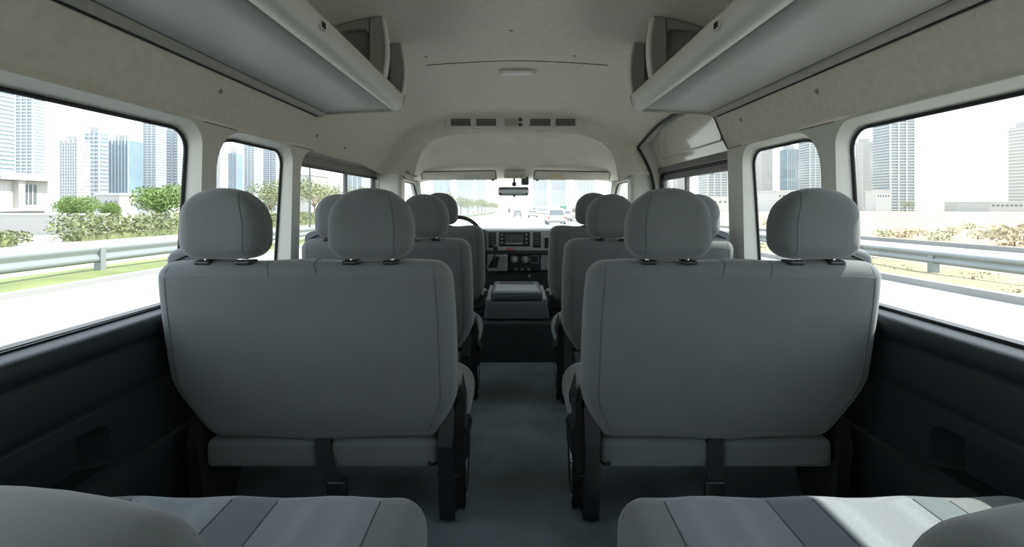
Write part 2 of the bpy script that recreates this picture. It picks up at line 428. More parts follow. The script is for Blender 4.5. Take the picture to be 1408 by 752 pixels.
# windscreen
wn += 1
root = struct(empty('window_%d' % wn, (0, 3.9*K, 0)), 'windscreen above the dashboard')
def fw(u, v):   # v 0 top .. 1 bottom, u -1..1
    return Vector((u*lerp(.79, .90, v)*K, (lerp(3.69, 4.22, v)+.05*(1-u*u))*K, lerp(.20, -.30, v)*K))
mb = MB(); mb.loft([[fw(-1+2*i/16, j/6) for i in range(17)] for j in range(7)]); mb.build('glass', G_FRONT, root)
# nose below the windscreen
mb = MB(); mb.loft([[Vector((x*K, y*K, z*K)) for x in (-.98, -.5, 0, .5, .98)] for y, z in ((4.18, -.285), (4.35, -.36), (4.42, -.6), (4.42, -.95))])
struct(mb.build('wall_front', M_OUT), 'body panel below the windscreen')

# ------------------------------------------------------------------ sliding door (right)
def xd(z): return 1.000-.012*(z+.3)/.55 if z <= .25 else lerp(.988, .875, (z-.25)/.30)
root = struct(empty('door_1', (1.0*K, 2.6*K, FZ)), 'cream painted sliding door on the right with embossed upper panel and window')
wh = rrect(2.06, 3.08, -.285, .20, (.03, .03, .035, .03))
mb = MB()
whl = [(u, v) for u, v in wh]
mb.region([(1.97, -.9), (3.2, -.9), (3.2, .25), (1.97, .25)], [wh], lambda u, v: Vector((xd(v)*K, u*K, v*K)))
zs = [.25, .27, .29, .33, .38, .42, .46, .50, .54, .58]
mb.loft([[Vector((xd(z)*K, y*K, z*K)) for y in (1.97, 2.1, 2.3, 2.6, 2.9, 3.2)] for z in zs])
mb.loft([[Vector((xd(v)*K, u*K, v*K)) for u, v in wh], [Vector((xd(v)*K+.03, u*K, v*K)) for u, v in wh]], closed_ring=True, smooth=False)
mb.build('door_panel', M_PAINT, root)
mb = MB()
emb = [(2.16, .475), (2.98, .475), (3.02, .44), (3.02, .33), (2.98, .30), (2.14, .30), (2.10, .34), (2.11, .44)]
mb.tube([Vector((xd(v)*K-.002, u*K, v*K)) for u, v in emb], .006, 6, closed=True)
mb.tube([Vector((xd(.51)*K-.001, 2.12*K, .50*K)), Vector((xd(.51)*K-.001, 3.0*K, .50*K))], .003, 6)
mb.build('embossed_bead', M_PAINT, root)
mb = MB(); mb.region(wh, [], lambda u, v: Vector(((xd(v)+.02)*K, u*K, v*K))); mb.build('glass', G_SIDE, root)
mb = MB()
mb.tube([Vector((xd(v)*K, u*K, v*K)) for u, v in wh], .010, 6, closed=True)
mb.build('window_seal', M_BLACK, root)
mb = MB()
for (ya, yb, za, zb) in ((2.07, 3.07, .155, .195), (3.03, 3.07, -.28, .19), (2.64, 2.67, -.28, .17), (2.07, 3.07, -.28, -.25)):
    mb.box((xd(0)+.000)*K, (xd(0)+.022)*K, ya*K, yb*K, za*K, zb*K)
mb.build('slider_frame', M_FRAME, root, bevel=.004)
mb = MB(); mb.box(xd(0)*K-.008, xd(0)*K, 2.655*K, 2.675*K, -.05*K, .08*K); mb.build('latch', M_BLACKP, root, bevel=.002)
mb = MB(); mb.box(xd(.22)*K-.014, xd(.22)*K-.002, 2.02*K, 3.10*K, .206*K, .245*K); mb.build('upper_garnish', M_FRAME, root, bevel=.004)
# opening edge: closing lip and black weatherstrip
sp = smooth_prof(P, SUB)[:3*SUB+1]
spq = smooth_prof([s_ for s_ in secs if s_[0] == 3.10][0][1], SUB)[:3*SUB+1]
path = [Vector((.965*K, 2.04*K, -.85*K)), Vector((.962*K, 2.04*K, -.3*K)), Vector((.958*K, 2.04*K, 0))]+[Vector((a*K, 2.04*K, b*K)) for a, b in sp]
lip = list(path)
for y, p in secs:
    if 2.1 < y < 3.05:
        a, b = smooth_prof(p, SUB)[3*SUB]; path.append(Vector((a*K, y*K, b*K)))
front = [Vector((a*K, 3.10*K, b*K)) for a, b in reversed(spq)]
path += front+[Vector((.955*K, 3.10*K, .08*K)), Vector((.965*K, 3.10*K, -.3*K)), Vector((.97*K, 3.10*K, -.85*K))]
def chai(a):
    for _ in range(2):
        o_ = [a[0]]
        for p, q in zip(a, a[1:]): o_ += [p.lerp(q, .25), p.lerp(q, .75)]
        a = o_+[a[-1]]
    return a
mb = MB(); mb.tube([p+Vector((-.002, 0, 0)) for p in chai(path[3:])], [.003 if p.y < 2.07*K else (.006 if p.y < 2.12*K else .011) for p in chai(path[3:])], 8)
struct(mb.build('trim_10', M_BLACK), 'black rubber weatherstrip around the sliding door opening')
mb = MB(); mb.loft([path, [p+Vector((.12, 0, .035 if i > 6 and i < len(path)-4 else 0)) for i, p in enumerate(path)]], smooth=False)
struct(mb.build('trim_11', M_TRIM), 'return edge of the sliding door opening')

# ------------------------------------------------------------------ overhead shelves
def make_shelf(s):
    side = 'left' if s < 0 else 'right'
    root = empty('overhead_shelf', (s*.72, .7, .42), '%s overhead luggage shelf with grey underside and rounded cream edge' % side, 'luggage shelf', 'overhead shelves')
    mir = s < 0
    # section in scaled coords: x, z ; y end varies with x
    def yend(x): return 2.125-.02*((.93-x)/.4)-.05*max(0, (.60-x)/.09)**2*.7
    def sect(pts, name, m, trimend=0, close=False, bev=0):
        mb = MB(); rings = []
        for t in [0, .15, .3, .45, .6, .75, .85, .92, .97, 1]:
            rings.append([Vector((x, lerp(-.80, yend(x)-trimend, t), z)) for x, z in pts])
        mb.loft(rings, closed_ring=close, cap=close); return mb.build(name, m, root, mirror=mir)
    panel = [(.932, .424), (.80, .430), (.68, .434), (.578, .438), (.578, .452), (.932, .440)]
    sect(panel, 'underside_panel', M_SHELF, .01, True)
    nose = [(.580, .432), (.562, .433), (.545, .440), (.533, .455), (.526, .475), (.524, .495), (.530, .506), (.545, .508), (.552, .498), (.556, .47), (.580, .452)]
    sect(nose, 'edge_trim', M_NOSE, 0, True)
    rail = [(.938, .412), (.925, .408), (.905, .414), (.898, .424), (.905, .430), (.938, .430)]
    sect(rail, 'wall_rail', M_BRACK, .0, True)
    mb = MB(); mb.tube([(.899, -.8, .4255), (.899, 2.11, .4255)], .0022, 5); mb.build('shadow_gap', M_BLACK, root, mirror=mir)
    mb = MB(); mb.tube([(.940, -.8, .410), (.940, 2.12, .410)], .0035, 5); mb.build('rubber_strip', M_BLACK, root, mirror=mir)
    # end rim
    xs = [.935, .85, .75, .65, .60, .57, .55, .538, .530, .527]; zz = [.424, .428, .432, .435, .437, .441, .449, .462, .48, .50]
    mb = MB(); mb.tube([(x, yend(x)+.004, z) for x, z in zip(xs, zz)], .008, 8); mb.build('end_rim', M_BRACK, root, mirror=mir)
    # top tray
    mb = MB(); mb.loft([[Vector((x, y, z)) for x, z in ((.552, .500), (.60, .458), (.85, .455), (.935, .47))] for y in (-.8, .6, 1.4, 2.10)]); mb.build('tray', M_BRACKI, root, mirror=mir)
    # end closing plate
    mb = MB(); mb.prism([(.552, .45), (.93, .44), (.935, .47), (.56, .475)], lambda a, b: (a, 2.085, b), lambda a, b: (a, 2.095, b)); mb.build('end_plate', M_BRACK, root, mirror=mir)
    # two brackets up to the ceiling
    for yb, ht in ((1.80, 0), (2.095, 0)):
        zc = lambda x: Z_at(x)-.004
        xi = .535
        inner_edge = [(xi+.003, .50), (xi-.010, .56), (xi-.014, .62), (xi-.010, .68), (xi+.002, zc(xi)), ]
        topl = [(x, zc(x)) for x in (.58, .64, .70, .76, .80)]
        outer_ = inner_edge+topl+[(.84, .60), (.86, .50), (.86, .46), (.60, .46)]
        hole = [(xi+.062, .49), (xi+.052, .55), (xi+.048, .61), (xi+.052, .672), (xi+.068, .690), (.68, .685), (.74, .665), (.79, .58), (.80, .50)]
        mb = MB()
        mb.region(outer_, [hole], lambda a, b: Vector((a, yb-.020, b))); mb.region(outer_, [hole], lambda a, b: Vector((a, yb+.020, b)))
        for lp in (outer_, hole):
            mb.loft([[Vector((a, yb-.020, b)) for a, b in lp], [Vector((a, yb+.020, b)) for a, b in lp]], closed_ring=True, smooth=False)
        br = mb.build('bracket', M_BRACK, root, mirror=mir, bevel=.004)
        mb = MB(); mb.region(hole, [], lambda a, b: Vector((a, yb+.008, b))); mb.build('bracket_web', M_BRACKI, br, mirror=mir, solid=.003)
        mb = MB(); mb.rbox(xi-.008, xi+.006, yb-.023, yb+.023, .505, .735, .006, fn=lambda q: Vector((q.x-.012*math.sin((q.z-.5)/.22*math.pi), q.y, q.z)), n=(2, 2, 6)); mb.build('bracket_edge', M_NOSE, br, mirror=mir)
        mb = MB(); mb.tube([(xi+.050, yb-.0205, zc(.585)-.0), (xi+.052, yb-.0215, .655)], .0015, 5); mb.build('bracket_joint', M_BLACK, br, mirror=mir)
    # small slot on the nose
    mb = MB(); mb.rbox(.5215, .530, 1.185, 1.215, .462, .486, .003); sl = mb.build('slot_bezel', M_NOSE, root, mirror=mir)
    mb = MB()
    for k in range(3): mb.box(.5195, .5225, 1.188+k*.008, 1.193+k*.008, .466, .482)
    mb.build('slot', M_BLACK, sl, mirror=mir)
    mb = MB(); mb.lathe([(.003, -.001), (.003, .0015), (.001, .002)], (.527, 1.85, .472), 'x', 8); mb.build('screw', M_CLIP, root, mirror=mir)
for s in (-1, 1): make_shelf(s)

# ------------------------------------------------------------------ ceiling lamp
root = empty('dome_lamp', (0, 2.60, .77), 'slim oval interior lamp with bright surround on the headliner', 'ceiling lamp')
zc = .7735
mb = MB(); mb.rbox(-.10, .10, 2.585, 2.665, zc-.022, zc+.004, .013, n=(6, 3, 2)); mb.build('lamp_body', M_NOSE, root)
mb = MB(); mb.rbox(-.085, .085, 2.580, 2.640, zc-.026, zc-.010, .008, n=(6, 2, 2)); mb.build('lens', M_LENS, root)
mb = MB(); mb.tube([(-.095, 2.583, zc-.012), (.095, 2.583, zc-.012)], .003, 6); mb.build('chrome_edge', M_CHROME, root)

# trim clips
def clip(x, y, z, nrm, lab):
    c = MB(); p = Vector((x, y, z)); nn = Vector(nrm).normalized()
    a = nn.cross(Vector((0, 1, 0))).normalized(); b = nn.cross(a)
    rings = []
    for r_, h in ((.0085, 0), (.0085, .002), (.006, .004), (.002, .0045)):
        rings.append([p+a*math.cos(t)*r_+b*math.sin(t)*r_+nn*h for t in [2*math.pi*k/10 for k in range(10)]])
    c.loft(rings, closed_ring=True, cap=True)
    o = c.build('trim_clip', M_CLIP); tag(o, lab, 'trim clip', 'headliner fixing clips'); return o
def ceil_clip(px, py, lab):
    # a clip where the line of sight meets the ceiling
    dx, dz = (px-707)/620, (280-py)/620; t = .5
    while t < 3.2:
        x, z = -.015+dx*t, dz*t
        if abs(x) < .95 and z >= Z_at(x)-.001: break
        if abs(x) >= .95 and z > .26: break
        t += .002
    clip(x, t, Z_at(x), (-x*.3, 0, -1), lab)
cl = [(586, 78, 'clip above the seam, left of the centre line'), (790, 77, 'clip above the seam, right of the centre line'), (703, 42, 'clip on the centre line nearest the top of the picture'),
      (640, 125, 'clip left of the dome lamp'), (770, 124, 'clip right of the dome lamp'), (704, 138, 'clip ahead of the dome lamp')]
for a in cl: ceil_clip(a[0], a[1], 'small round headliner '+a[2])
def wallclip(s, y, t, lab):
    sp = smooth_prof(P, 6); i = int(t*18); a, b = sp[i]
    clip(s*a*K, y, b*K, (-s*1, 0, -.35), lab)
for s, nm in ((-1, 'left'), (1, 'right')):
    wallclip(s, 1.46, .55, 'small round clip on the cloth above the %s pillar between the big and second window' % nm)
wallclip(-1, 2.20, .40, 'small round clip on the cloth above the left sliding window, nearer of the two')
wallclip(-1, 2.58, .36, 'small round clip on the cloth above the left sliding window, farther of the two')
wallclip(1, 1.95, .50, 'small round clip on the cloth just behind the right sliding door opening')

# ------------------------------------------------------------------ air vent panel in the forehead
yA = 3.15*K
def fp(px, py, y): return ((px-707)*y/620-.015, -(py-280)*y/620)
root = empty('air_vent_panel', (0, yA, .58), 'long air conditioning outlet panel in the step of the headliner above the cab', 'air vent')
x0, z1 = fp(612, 160, yA); x1, z0 = fp(800, 177, yA)
ypl = yA-.022
mb = MB(); mb.rbox(x0, x1, ypl, yA+.03, z0, z1, .012, n=(10, 2, 2)); mb.build('panel', M_NOSE, root)
def vent(px0, px1, py0, py1, nm='vent'):
    a, zt = fp(px0, py0, ypl); b, zb = fp(px1, py1, ypl)
    v = MB(); v.box(a, b, ypl-.003, ypl+.004, zb, zt); vo = v.build(nm, M_VENT, root)
    for k in range(3):
        zz = lerp(zb, zt, (k+.8)/3.6)
        q = MB(); q.box(a+.003, b-.003, ypl-.006, ypl-.001, zz-.0025, zz+.0025); q.build('slat', M_VENTS, vo)
    for k in range(4):
        xx = lerp(a, b, (k+1)/5); q = MB(); q.box(xx-.0012, xx+.0012, ypl-.005, ypl-.002, zb+.002, zt-.002); q.build('vane', M_VENTS, vo)
    q = MB(); q.tube([(a, ypl-.003, zb), (b, ypl-.003, zb), (b, ypl-.003, zt), (a, ypl-.003, zt)], .0025, 6, closed=True); q.build('vent_rim', M_BRACK, vo)
for a, b in ((620, 647), (655, 682), (729, 757), (764, 791)): vent(a, b, 163.5, 173)
a, zt = fp(694, 163, ypl); b, zb = fp(712, 173, ypl)
mb = MB(); mb.box(a, b, ypl-.002, ypl+.002, zb, zt); mb.build('blank_panel', M_BRACK, root)
for k, (q0, q1) in enumerate(((162, 167), (169, 173.5))):
    a, zt = fp(713, q0, ypl); b, zb = fp(718, q1, ypl); mb = MB(); mb.box(a, b, ypl-.006, ypl+.002, zb, zt); mb.build('fan_switch', M_VENT, root, bevel=.002)

# ------------------------------------------------------------------ sun visors, console light, mirror
def visor(px0, px1, lab):
    y0 = 3.53*K; s = -1 if px0 < 700 else 1
    a, zt = fp(px0, 236, y0); b, zb = fp(px1, 248, 3.62*K)
    root = empty('sun_visor', ((a+b)/2, y0, zt), lab, 'sun visor', 'sun visors')
    zin = zt+.008
    def shp(q):
        t = abs(q.x-(b if s < 0 else a))/(b-a)
        return Vector((q.x, q.y+(zt-q.z)*.8, q.z-(.012*t if q.z > (zt+zb)/2 else .0)))
    mb = MB(); mb.rbox(a, b, y0-.01, y0+.014, zb, zin, .011, fn=shp, n=(10, 2, 4)); mb.build('visor_panel', M_LINER2, root)
    mb = MB(); pts = [(a, zb), (a+.004, zin-.006), (a+.012, zin+.001), (b-.012, zin+.001), (b-.004, zin-.006), (b, zb)]
    mb.tube([shp(Vector((x, y0-.012, z)))+Vector((0, 0, .001)) for x, z in pts], .0035, 6); mb.build('edge_piping', M_GAP, root)
    def lbl(p0, p1, q0, q1, m, nm):
        xa, za = fp(p0, q0, y0); xb, zb2 = fp(p1, q1, y0); mb = MB()
        vs = [shp(Vector((x, y0-.012, z))) for x, z in ((xa, zb2), (xb, zb2), (xb, za), (xa, za))]
        mb.add(vs, [(0, 1, 2, 3)], 0, False); return mb.build(nm, m, root, solid=-.001)
    if s < 0:
        lbl(614, 636, 242, 246, M_LABEL, 'warning_label'); lbl(638, 661, 240, 246, M_NOSE, 'mirror_cover')
    else: lbl(757, 777, 239, 245, M_AMBER, 'warning_label')
    mb = MB(); xh = b-.03 if s < 0 else a+.03; mb.rbox(xh-.012, xh+.012, y0+.03, y0+.05, zb-.008, zb+.01, .004); mb.build('hinge_clip', M_BRACK, root)
visor(579, 683, 'left sun visor folded up above the steering wheel, two pale labels')
visor(734, 836, 'right sun visor folded up above the passenger seat, one yellowish label')
y0 = 3.58*K
root = empty('map_lamp', (0, y0, .22), 'small pale map lamp between the two sun visors', 'lamp')
a, zt = fp(693, 239.5, y0); b, zb = fp(723, 245, y0)
mb = MB(); mb.rbox(a, b, y0-.012, y0+.06, zb, zt+.03, .008); mb.build('housing', M_NOSE, root)
for k in range(4):
    xx = lerp(a, b, (k+1)/5); mb = MB(); mb.rbox(xx-.010, xx+.010, y0-.016, y0-.010, zb+.006, zb+.022, .003); mb.build('lamp_button', M_BRACK, root)
y0 = 3.45*K
root = empty('rear_view_mirror', (0, y0, .12), 'rear view mirror hanging at the top of the windscreen', 'mirror')
a, zt = fp(685, 257, y0); b, zb = fp(727, 269, y0)
mb = MB(); mb.rbox(a, b, y0-.006, y0+.03, zb, zt, .017, n=(6, 2, 2)); mb.build('mirror_shell', M_MIRBACK, root)
mb = MB(); mb.rbox(a+.006, b-.006, y0-.011, y0-.005, zb+.006, zt-.006, .0029, n=(6, 1, 2)); mb.build('mirror_face', M_MIRROR, root)
xc_, z_ = fp(707, 253, y0)
mb = MB(); mb.lathe([(.002, -.020), (.014, -.015), (.019, 0), (.014, .015), (.002, .02)], (xc_, y0+.02, z_), 'z', 12); mb.build('ball_joint', M_BLACKP, root)
mb = MB(); mb.tube([(xc_, y0+.02, z_), (xc_, 3.60*K, .19*K), (xc_, 3.62*K, .215*K)], .008, 8); mb.build('stalk', M_BLACKP, root)
mb = MB(); x_, z_ = fp(707, 270, y0); mb.rbox(x_-.010, x_+.010, y0, y0+.012, z_-.005, z_+.010, .003); mb.build('dip_lever', M_BLACKP, root)
y0 = 3.62*K
xx, zz = fp(722, 250.5, y0)
mb = MB(); mb.rbox(xx-.032, xx+.032, y0-.01, y0+.07, zz-.024, .215*K, .012); tag(mb.build('sensor_pod', M_MIRBACK), 'small dark camera pod on the windscreen, right of the mirror stalk', 'sensor')
# assist grip on the left of the cab roof
root = empty('assist_grip', (-.76, 3.3, .22), 'small grey coat hook high on the left behind the driver', 'coat hook')
mb = MB(); xa, za = fp(560, 238, 3.30); xb, zb = fp(574, 243, 3.34)
mb.tube([(xa, 3.30, za+.01), (xa, 3.27, za), (lerp(xa, xb, .5), 3.255, lerp(za, zb, .5)), (xb, 3.29, zb), (xb, 3.33, zb+.005)], .006, 8); mb.build('grip', M_CLIP, root)
mb = MB(); mb.rbox(xa-.012, xa+.014, 3.285, 3.315, za-.01, za+.016, .006); mb.build('mount', M_CLIP, root)

# ------------------------------------------------------------------ seats
HR = .098
def headrest_part(parent, xc, yb, zb, mir, wide=.113, ht=.195, th=.105):
    """yb = rear face y at bottom, zb = bottom"""
    h = [wide, th/2, ht/2]; c = Vector((xc, yb+th/2, zb+ht/2)); r = min(h)*.98
    def fn(q):
        u = (q.x-c.x)/h[0]; t = (q.z-c.z)/h[2]; w = (q.y-c.y)/h[1]
        tt = max(0, (t+.35)/1.35); sx = 1.02-.27*tt**2.6-.03*max(0, (-t-.2)/.8)**2
        sy = 1-.22*max(0, t)**2+.02
        z = q.z-.024*(u*u)*max(0, t)+.006*(u*u)*max(0, -t)
        return Vector((c.x+(q.x-c.x)*sx, c.y+(q.y-c.y)*sy-.012*max(0, t), z))
    mb = MB(); mb.rbox(c.x-h[0], c.x+h[0], c.y-h[1], c.y+h[1], c.z-h[2], c.z+h[2], .043, fn=fn, n=(8, 3, 8))
    hd = mb.build('headrest', M_SEAT, parent, mirror=mir)
    rr = .043*.9999
    for uu in (-.64,):
        pts = []
        for (yy, zz) in [(-1, -1+.1*i) for i in range(21)]+[(-1+.2*i, 1) for i in range(1, 11)]:
            pts.append(rmap([uu*h[0], yy*h[1], zz*h[2]], h, rr, c, fn))
        sm_ = MB(); sm_.tube(pts, .0008, 5); sm_.build('seam', M_SEAM, hd, mirror=mir)
    for dx in (-.055, .055):
        p = MB(); p.tube([(xc+dx, yb+.05, zb+.03), (xc+dx, yb+.05, zb-.05)], .006, 8); p.build('headrest_post', M_CHROME, hd, mirror=mir)
        p = MB(); p.rbox(xc+dx-.021, xc+dx+.021, yb+.027, yb+.073, zb-.014, zb-.002, .005); p.build('post_collar', M_BLACKP, hd, mirror=mir)
    return hd

def backrest_part(parent, x0, x1, yt, zb, zt, th, rec, mir, taper=(.05, .075), r=.045, seams=True, bulge=.010):
    h = [(x1-x0)/2, th/2, (zt-zb)/2]; c = Vector(((x0+x1)/2, yt+th/2, (zb+zt)/2)); rr = min(r, *h)*.9999
    def fn(q):
        u = (q.x-c.x)/h[0]; t = (q.z-c.z)/h[2]; w = (q.y-c.y)/h[1]
        k = sst(-.2, -1.2, t) if u > 0 else sst(-.45, -1.0, t)
        if u < 0: dx = -u*taper[0]*k*1.0
        else: dx = -u*taper[1]*k*1.0
        dx -= u*.012*max(0, t)**3
        y = q.y + (-w if w < 0 else 0)*0
        if w < 0: y -= bulge*(1-u**4)*(1-t**4)
        y += (zt-q.z)*rec
        z = q.z-(.010*math.exp(-(u/.28)**2) if t < -.5 else 0)
        if t > .5: z += .003*math.cos(u*9)
        return Vector((q.x+dx, y, z))
    mb = MB(); mb.rbox(x0, x1, yt, yt+th, zb, zt, r, fn=fn, n=(14, 3, 12))
    bk = mb.build('backrest', M_SEAT, parent, mirror=mir)
    def path(pts, m=M_SEAM, rad=.0010, nm='seam'):
        q = MB(); q.tube([rmap(p, h, rr, c, fn) for p in pts], rad, 5); q.build(nm, m, bk, mirror=mir)
    if seams:
        # seam running down near both side edges of the rear face
        ue = (h[0]-.042)
        path([[-ue, -h[1], lerp(-h[2], h[2], i/24)] for i in range(25)])
        path([[ue, -h[1], lerp(-h[2], h[2], i/24)] for i in range(25)])
        # stitch line just below the top edge on the rear face
        path([[lerp(-ue, ue, i/40), -h[1], h[2]-.040] for i in range(41)], M_STITCH, .0007, 'stitching')
        if h[0] > .3:
            for u0 in (-.06, .10):
                path([[u0*2*h[0]+.02*math.sin(i/10*1.5), -h[1]+(2*h[1])*max(0, (i-4))/8, (h[2]-.036+.036*i/4) if i < 4 else h[2]] for i in range(13)])
    return bk

def make_bench(s):
    mir = s < 0; side = 'left' if s < 0 else 'right'
    root = empty('bench_seat', (s*.582, 1.45, FZ), None, 'bench seat', 'two-person bench seats')
    backrest_part(root, .182, 1.003, 1.205, -.690, -.158, .115, .19, mir, taper=(.05, .12))
    headrest_part(root, .406, 1.190, -.152, mir); headrest_part(root, .806, 1.190, -.152, mir)
    # cushion
    def fn(q):
        return Vector((q.x, q.y, q.z))
    mb = MB(); mb.rbox(.156, .985, 1.37, 1.69, -.735, -.572, .075, fn=fn, n=(12, 6, 4), xs=(.235, .45, .54, .73, .80),
            mf=lambda c: 1 if (.235 < c[0] < .45 or .54 < c[0] < .73) and c[2] > -.62 else 0)
    mb.build('cushion', [M_SEAT, M_INS], root, mirror=mir)
    # rear skirt of the cushion, in two pads
    for (xa, xb) in ((.236, .555), (.590, .915)):
        mb = MB(); mb.rbox(xa, xb, 1.312, 1.372, -.772, -.690, .018, n=(8, 2, 3)); mb.build('cushion_skirt', M_SEAT, root, mirror=mir)
    mb = MB(); mb.rbox(.25, .93, 1.40, 1.66, -.775, -.735, .01); mb.build('seat_frame', M_BLACKP, root, mirror=mir)
    # side frames with pointed recliner cover
    for (xa, xb, nm) in ((.194, .232, 'leg'), (.925, .955, 'leg')):
        prof = [(1.345, -.560), (1.365, -.585), (1.395, -.625), (1.425, -.640), (1.450, -.70), (1.455, -.755), (1.50, -.80), (1.515, -.86), (1.47, -.935), (1.44, -.948), (1.355, -.948), (1.335, -.935), (1.315, -.86), (1.305, -.77), (1.295, -.70), (1.310, -.655), (1.325, -.610)]
        mb = MB(); mb.prism(prof, lambda a, b: (xa, a, b), lambda a, b: (xb, a, b)); lg = mb.build(nm, M_BLACKP, root, mirror=mir, bevel=.006)
        if xa < .5:
            mb = MB(); prof2 = [(1.40, -.70), (1.52, -.70), (1.56, -.75), (1.49, -.90), (1.45, -.948), (1.40, -.945), (1.385, -.85)]
            mb.prism(prof2, lambda a, b: (.168, a, b), lambda a, b: (.190, a, b)); mb.build('hinge_bracket', M_BLACK, lg, mirror=mir, bevel=.004)
            for (p0, p1) in (((1.43, -.77), (1.405, -.92)), ((1.46, -.76), (1.425, -.90))):
                mb = MB(); mb.tube([(.166, p0[0], p0[1]), (.166, p1[0], p1[1])], .0022, 6); mb.build('steel_edge', M_STEEL, lg, mirror=mir)
            for (yy, zz) in ((1.40, -.80), (1.42, -.92)):
                mb = MB(); mb.lathe([(.007, -.004), (.007, .003)], (.166, yy, zz), 'x', 8); mb.build('bolt', M_STEEL, lg, mirror=mir)
            mb = MB(); mb.tube([(.232, 1.33, -.752), (.250, 1.315, -.758), (.262, 1.305, -.752)], .006, 6); mb.build('release_lever', M_BLACK, lg, mirror=mir)
    prof = [(.176, -.560), (.186, -.600), (.214, -.650), (.233, -.672), (.235, -.80), (.178, -.80), (.158, -.74), (.150, -.680), (.164, -.655), (.164, -.600)]
    mb = MB(); mb.prism(prof, lambda a, b: (a, 1.335, b), lambda a, b: (a, 1.42, b)); mb.build('recliner_cover', M_BLACKP, root, mirror=mir, bevel=.008)
    # buckle strap hanging behind
    x0 = .570
    mb = MB(); mb.loft([[Vector((x0-.022+dx, y, z)), Vector((x0+.022+dx, y, z))] for dx, y, z in ((0, 1.312, -.66), (0, 1.304, -.71), (-.004 if s > 0 else -.018, 1.300, -.76), (-.008 if s > 0 else -.035, 1.296, -.80))], smooth=False)
    st = mb.build('belt_strap', M_WEB, root, mirror=mir, solid=.003)
    dx = -.010 if s > 0 else -.045
    mb = MB(); mb.rbox(x0+dx-.028, x0+dx+.028, 1.285, 1.312, -.850, -.795, .007); bu = mb.build('buckle', M_BLACKP, st, mirror=mir)
    mb = MB(); mb.rbox(x0+dx-.020, x0+dx+.020, 1.278, 1.296, -.862, -.846, .004); mb.build('buckle_tongue', M_CONSL, bu, mirror=mir)
    # belt guide on the outer shoulder
    def fg(q):
        t = (q.x-.88)/.11; return Vector((q.x, q.y, q.z-.028*max(0, t)**1.5-(.025*(1-t) if False else 0)))
    mb = MB(); mb.rbox(.865, .995, 1.26, 1.40, -.235, -.108, .022, fn=fg, n=(4, 4, 3)); bg = mb.build('belt_guide', M_GUIDE, root, mirror=mir)
    mb = MB(); mb.tube([fg(Vector(p)) for p in ((.985, 1.262, -.150), (.955, 1.258, -.140), (.915, 1.258, -.134), (.885, 1.265, -.112))], .0035, 6); mb.build('guide_slot', M_BLACK, bg, mirror=mir)
    return root
bl = make_bench(-1); br = make_bench(1)
bl['label'] = 'left grey two-headrest bench seat nearer the camera, with belt guide by the big left window'
br['label'] = 'right grey two-headrest bench seat nearer the camera, with sun on its outer corner'
b = copy_tree(bl, bl.location+Vector((0, .78, 0))); b.scale = (.94, 1, 1); b['label'] = 'left grey bench seat in the middle row, behind the driver seat'
b = copy_tree(br, br.location+Vector((0, .78, 0))); b.scale = (.94, 1, 1); b['label'] = 'right grey bench seat in the middle row, beside the sliding door'

def make_front(s):
    mir = s < 0; side = 'driver' if s < 0 else 'passenger'
    root = empty('front_seat', (s*.455, 3.0, -.712), 'grey front %s seat with headrest, %s of the centre console' % (side, 'left' if s < 0 else 'right'), 'front seat', 'front seats')
    backrest_part(root, .200, .715, 2.76, -.62, -.138, .12, .13, mir, taper=(.03, .05), bulge=.015)
    headrest_part(root, .478, 2.755, -.132, mir, wide=.110, ht=.20)
    mb = MB(); mb.rbox(.186, .73, 2.88, 3.18, -.68, -.585, .045, n=(8, 6, 3)); mb.build('cushion', M_SEAT, root, mirror=mir)
    mb = MB(); mb.rbox(.20, .70, 2.85, 3.14, -.712, -.675, .01); mb.build('seat_base', M_BLACKP, root, mirror=mir)
    mb = MB(); mb.prism([(2.84, -.55), (2.90, -.56), (2.98, -.63), (2.99, -.705), (2.80, -.705), (2.80, -.62)], lambda a, b: (.190, a, b), lambda a, b: (.205, a, b)); mb.build('recliner_cover', M_BLACKP, root, mirror=mir, bevel=.006)
for s in (-1, 1): make_front(s)

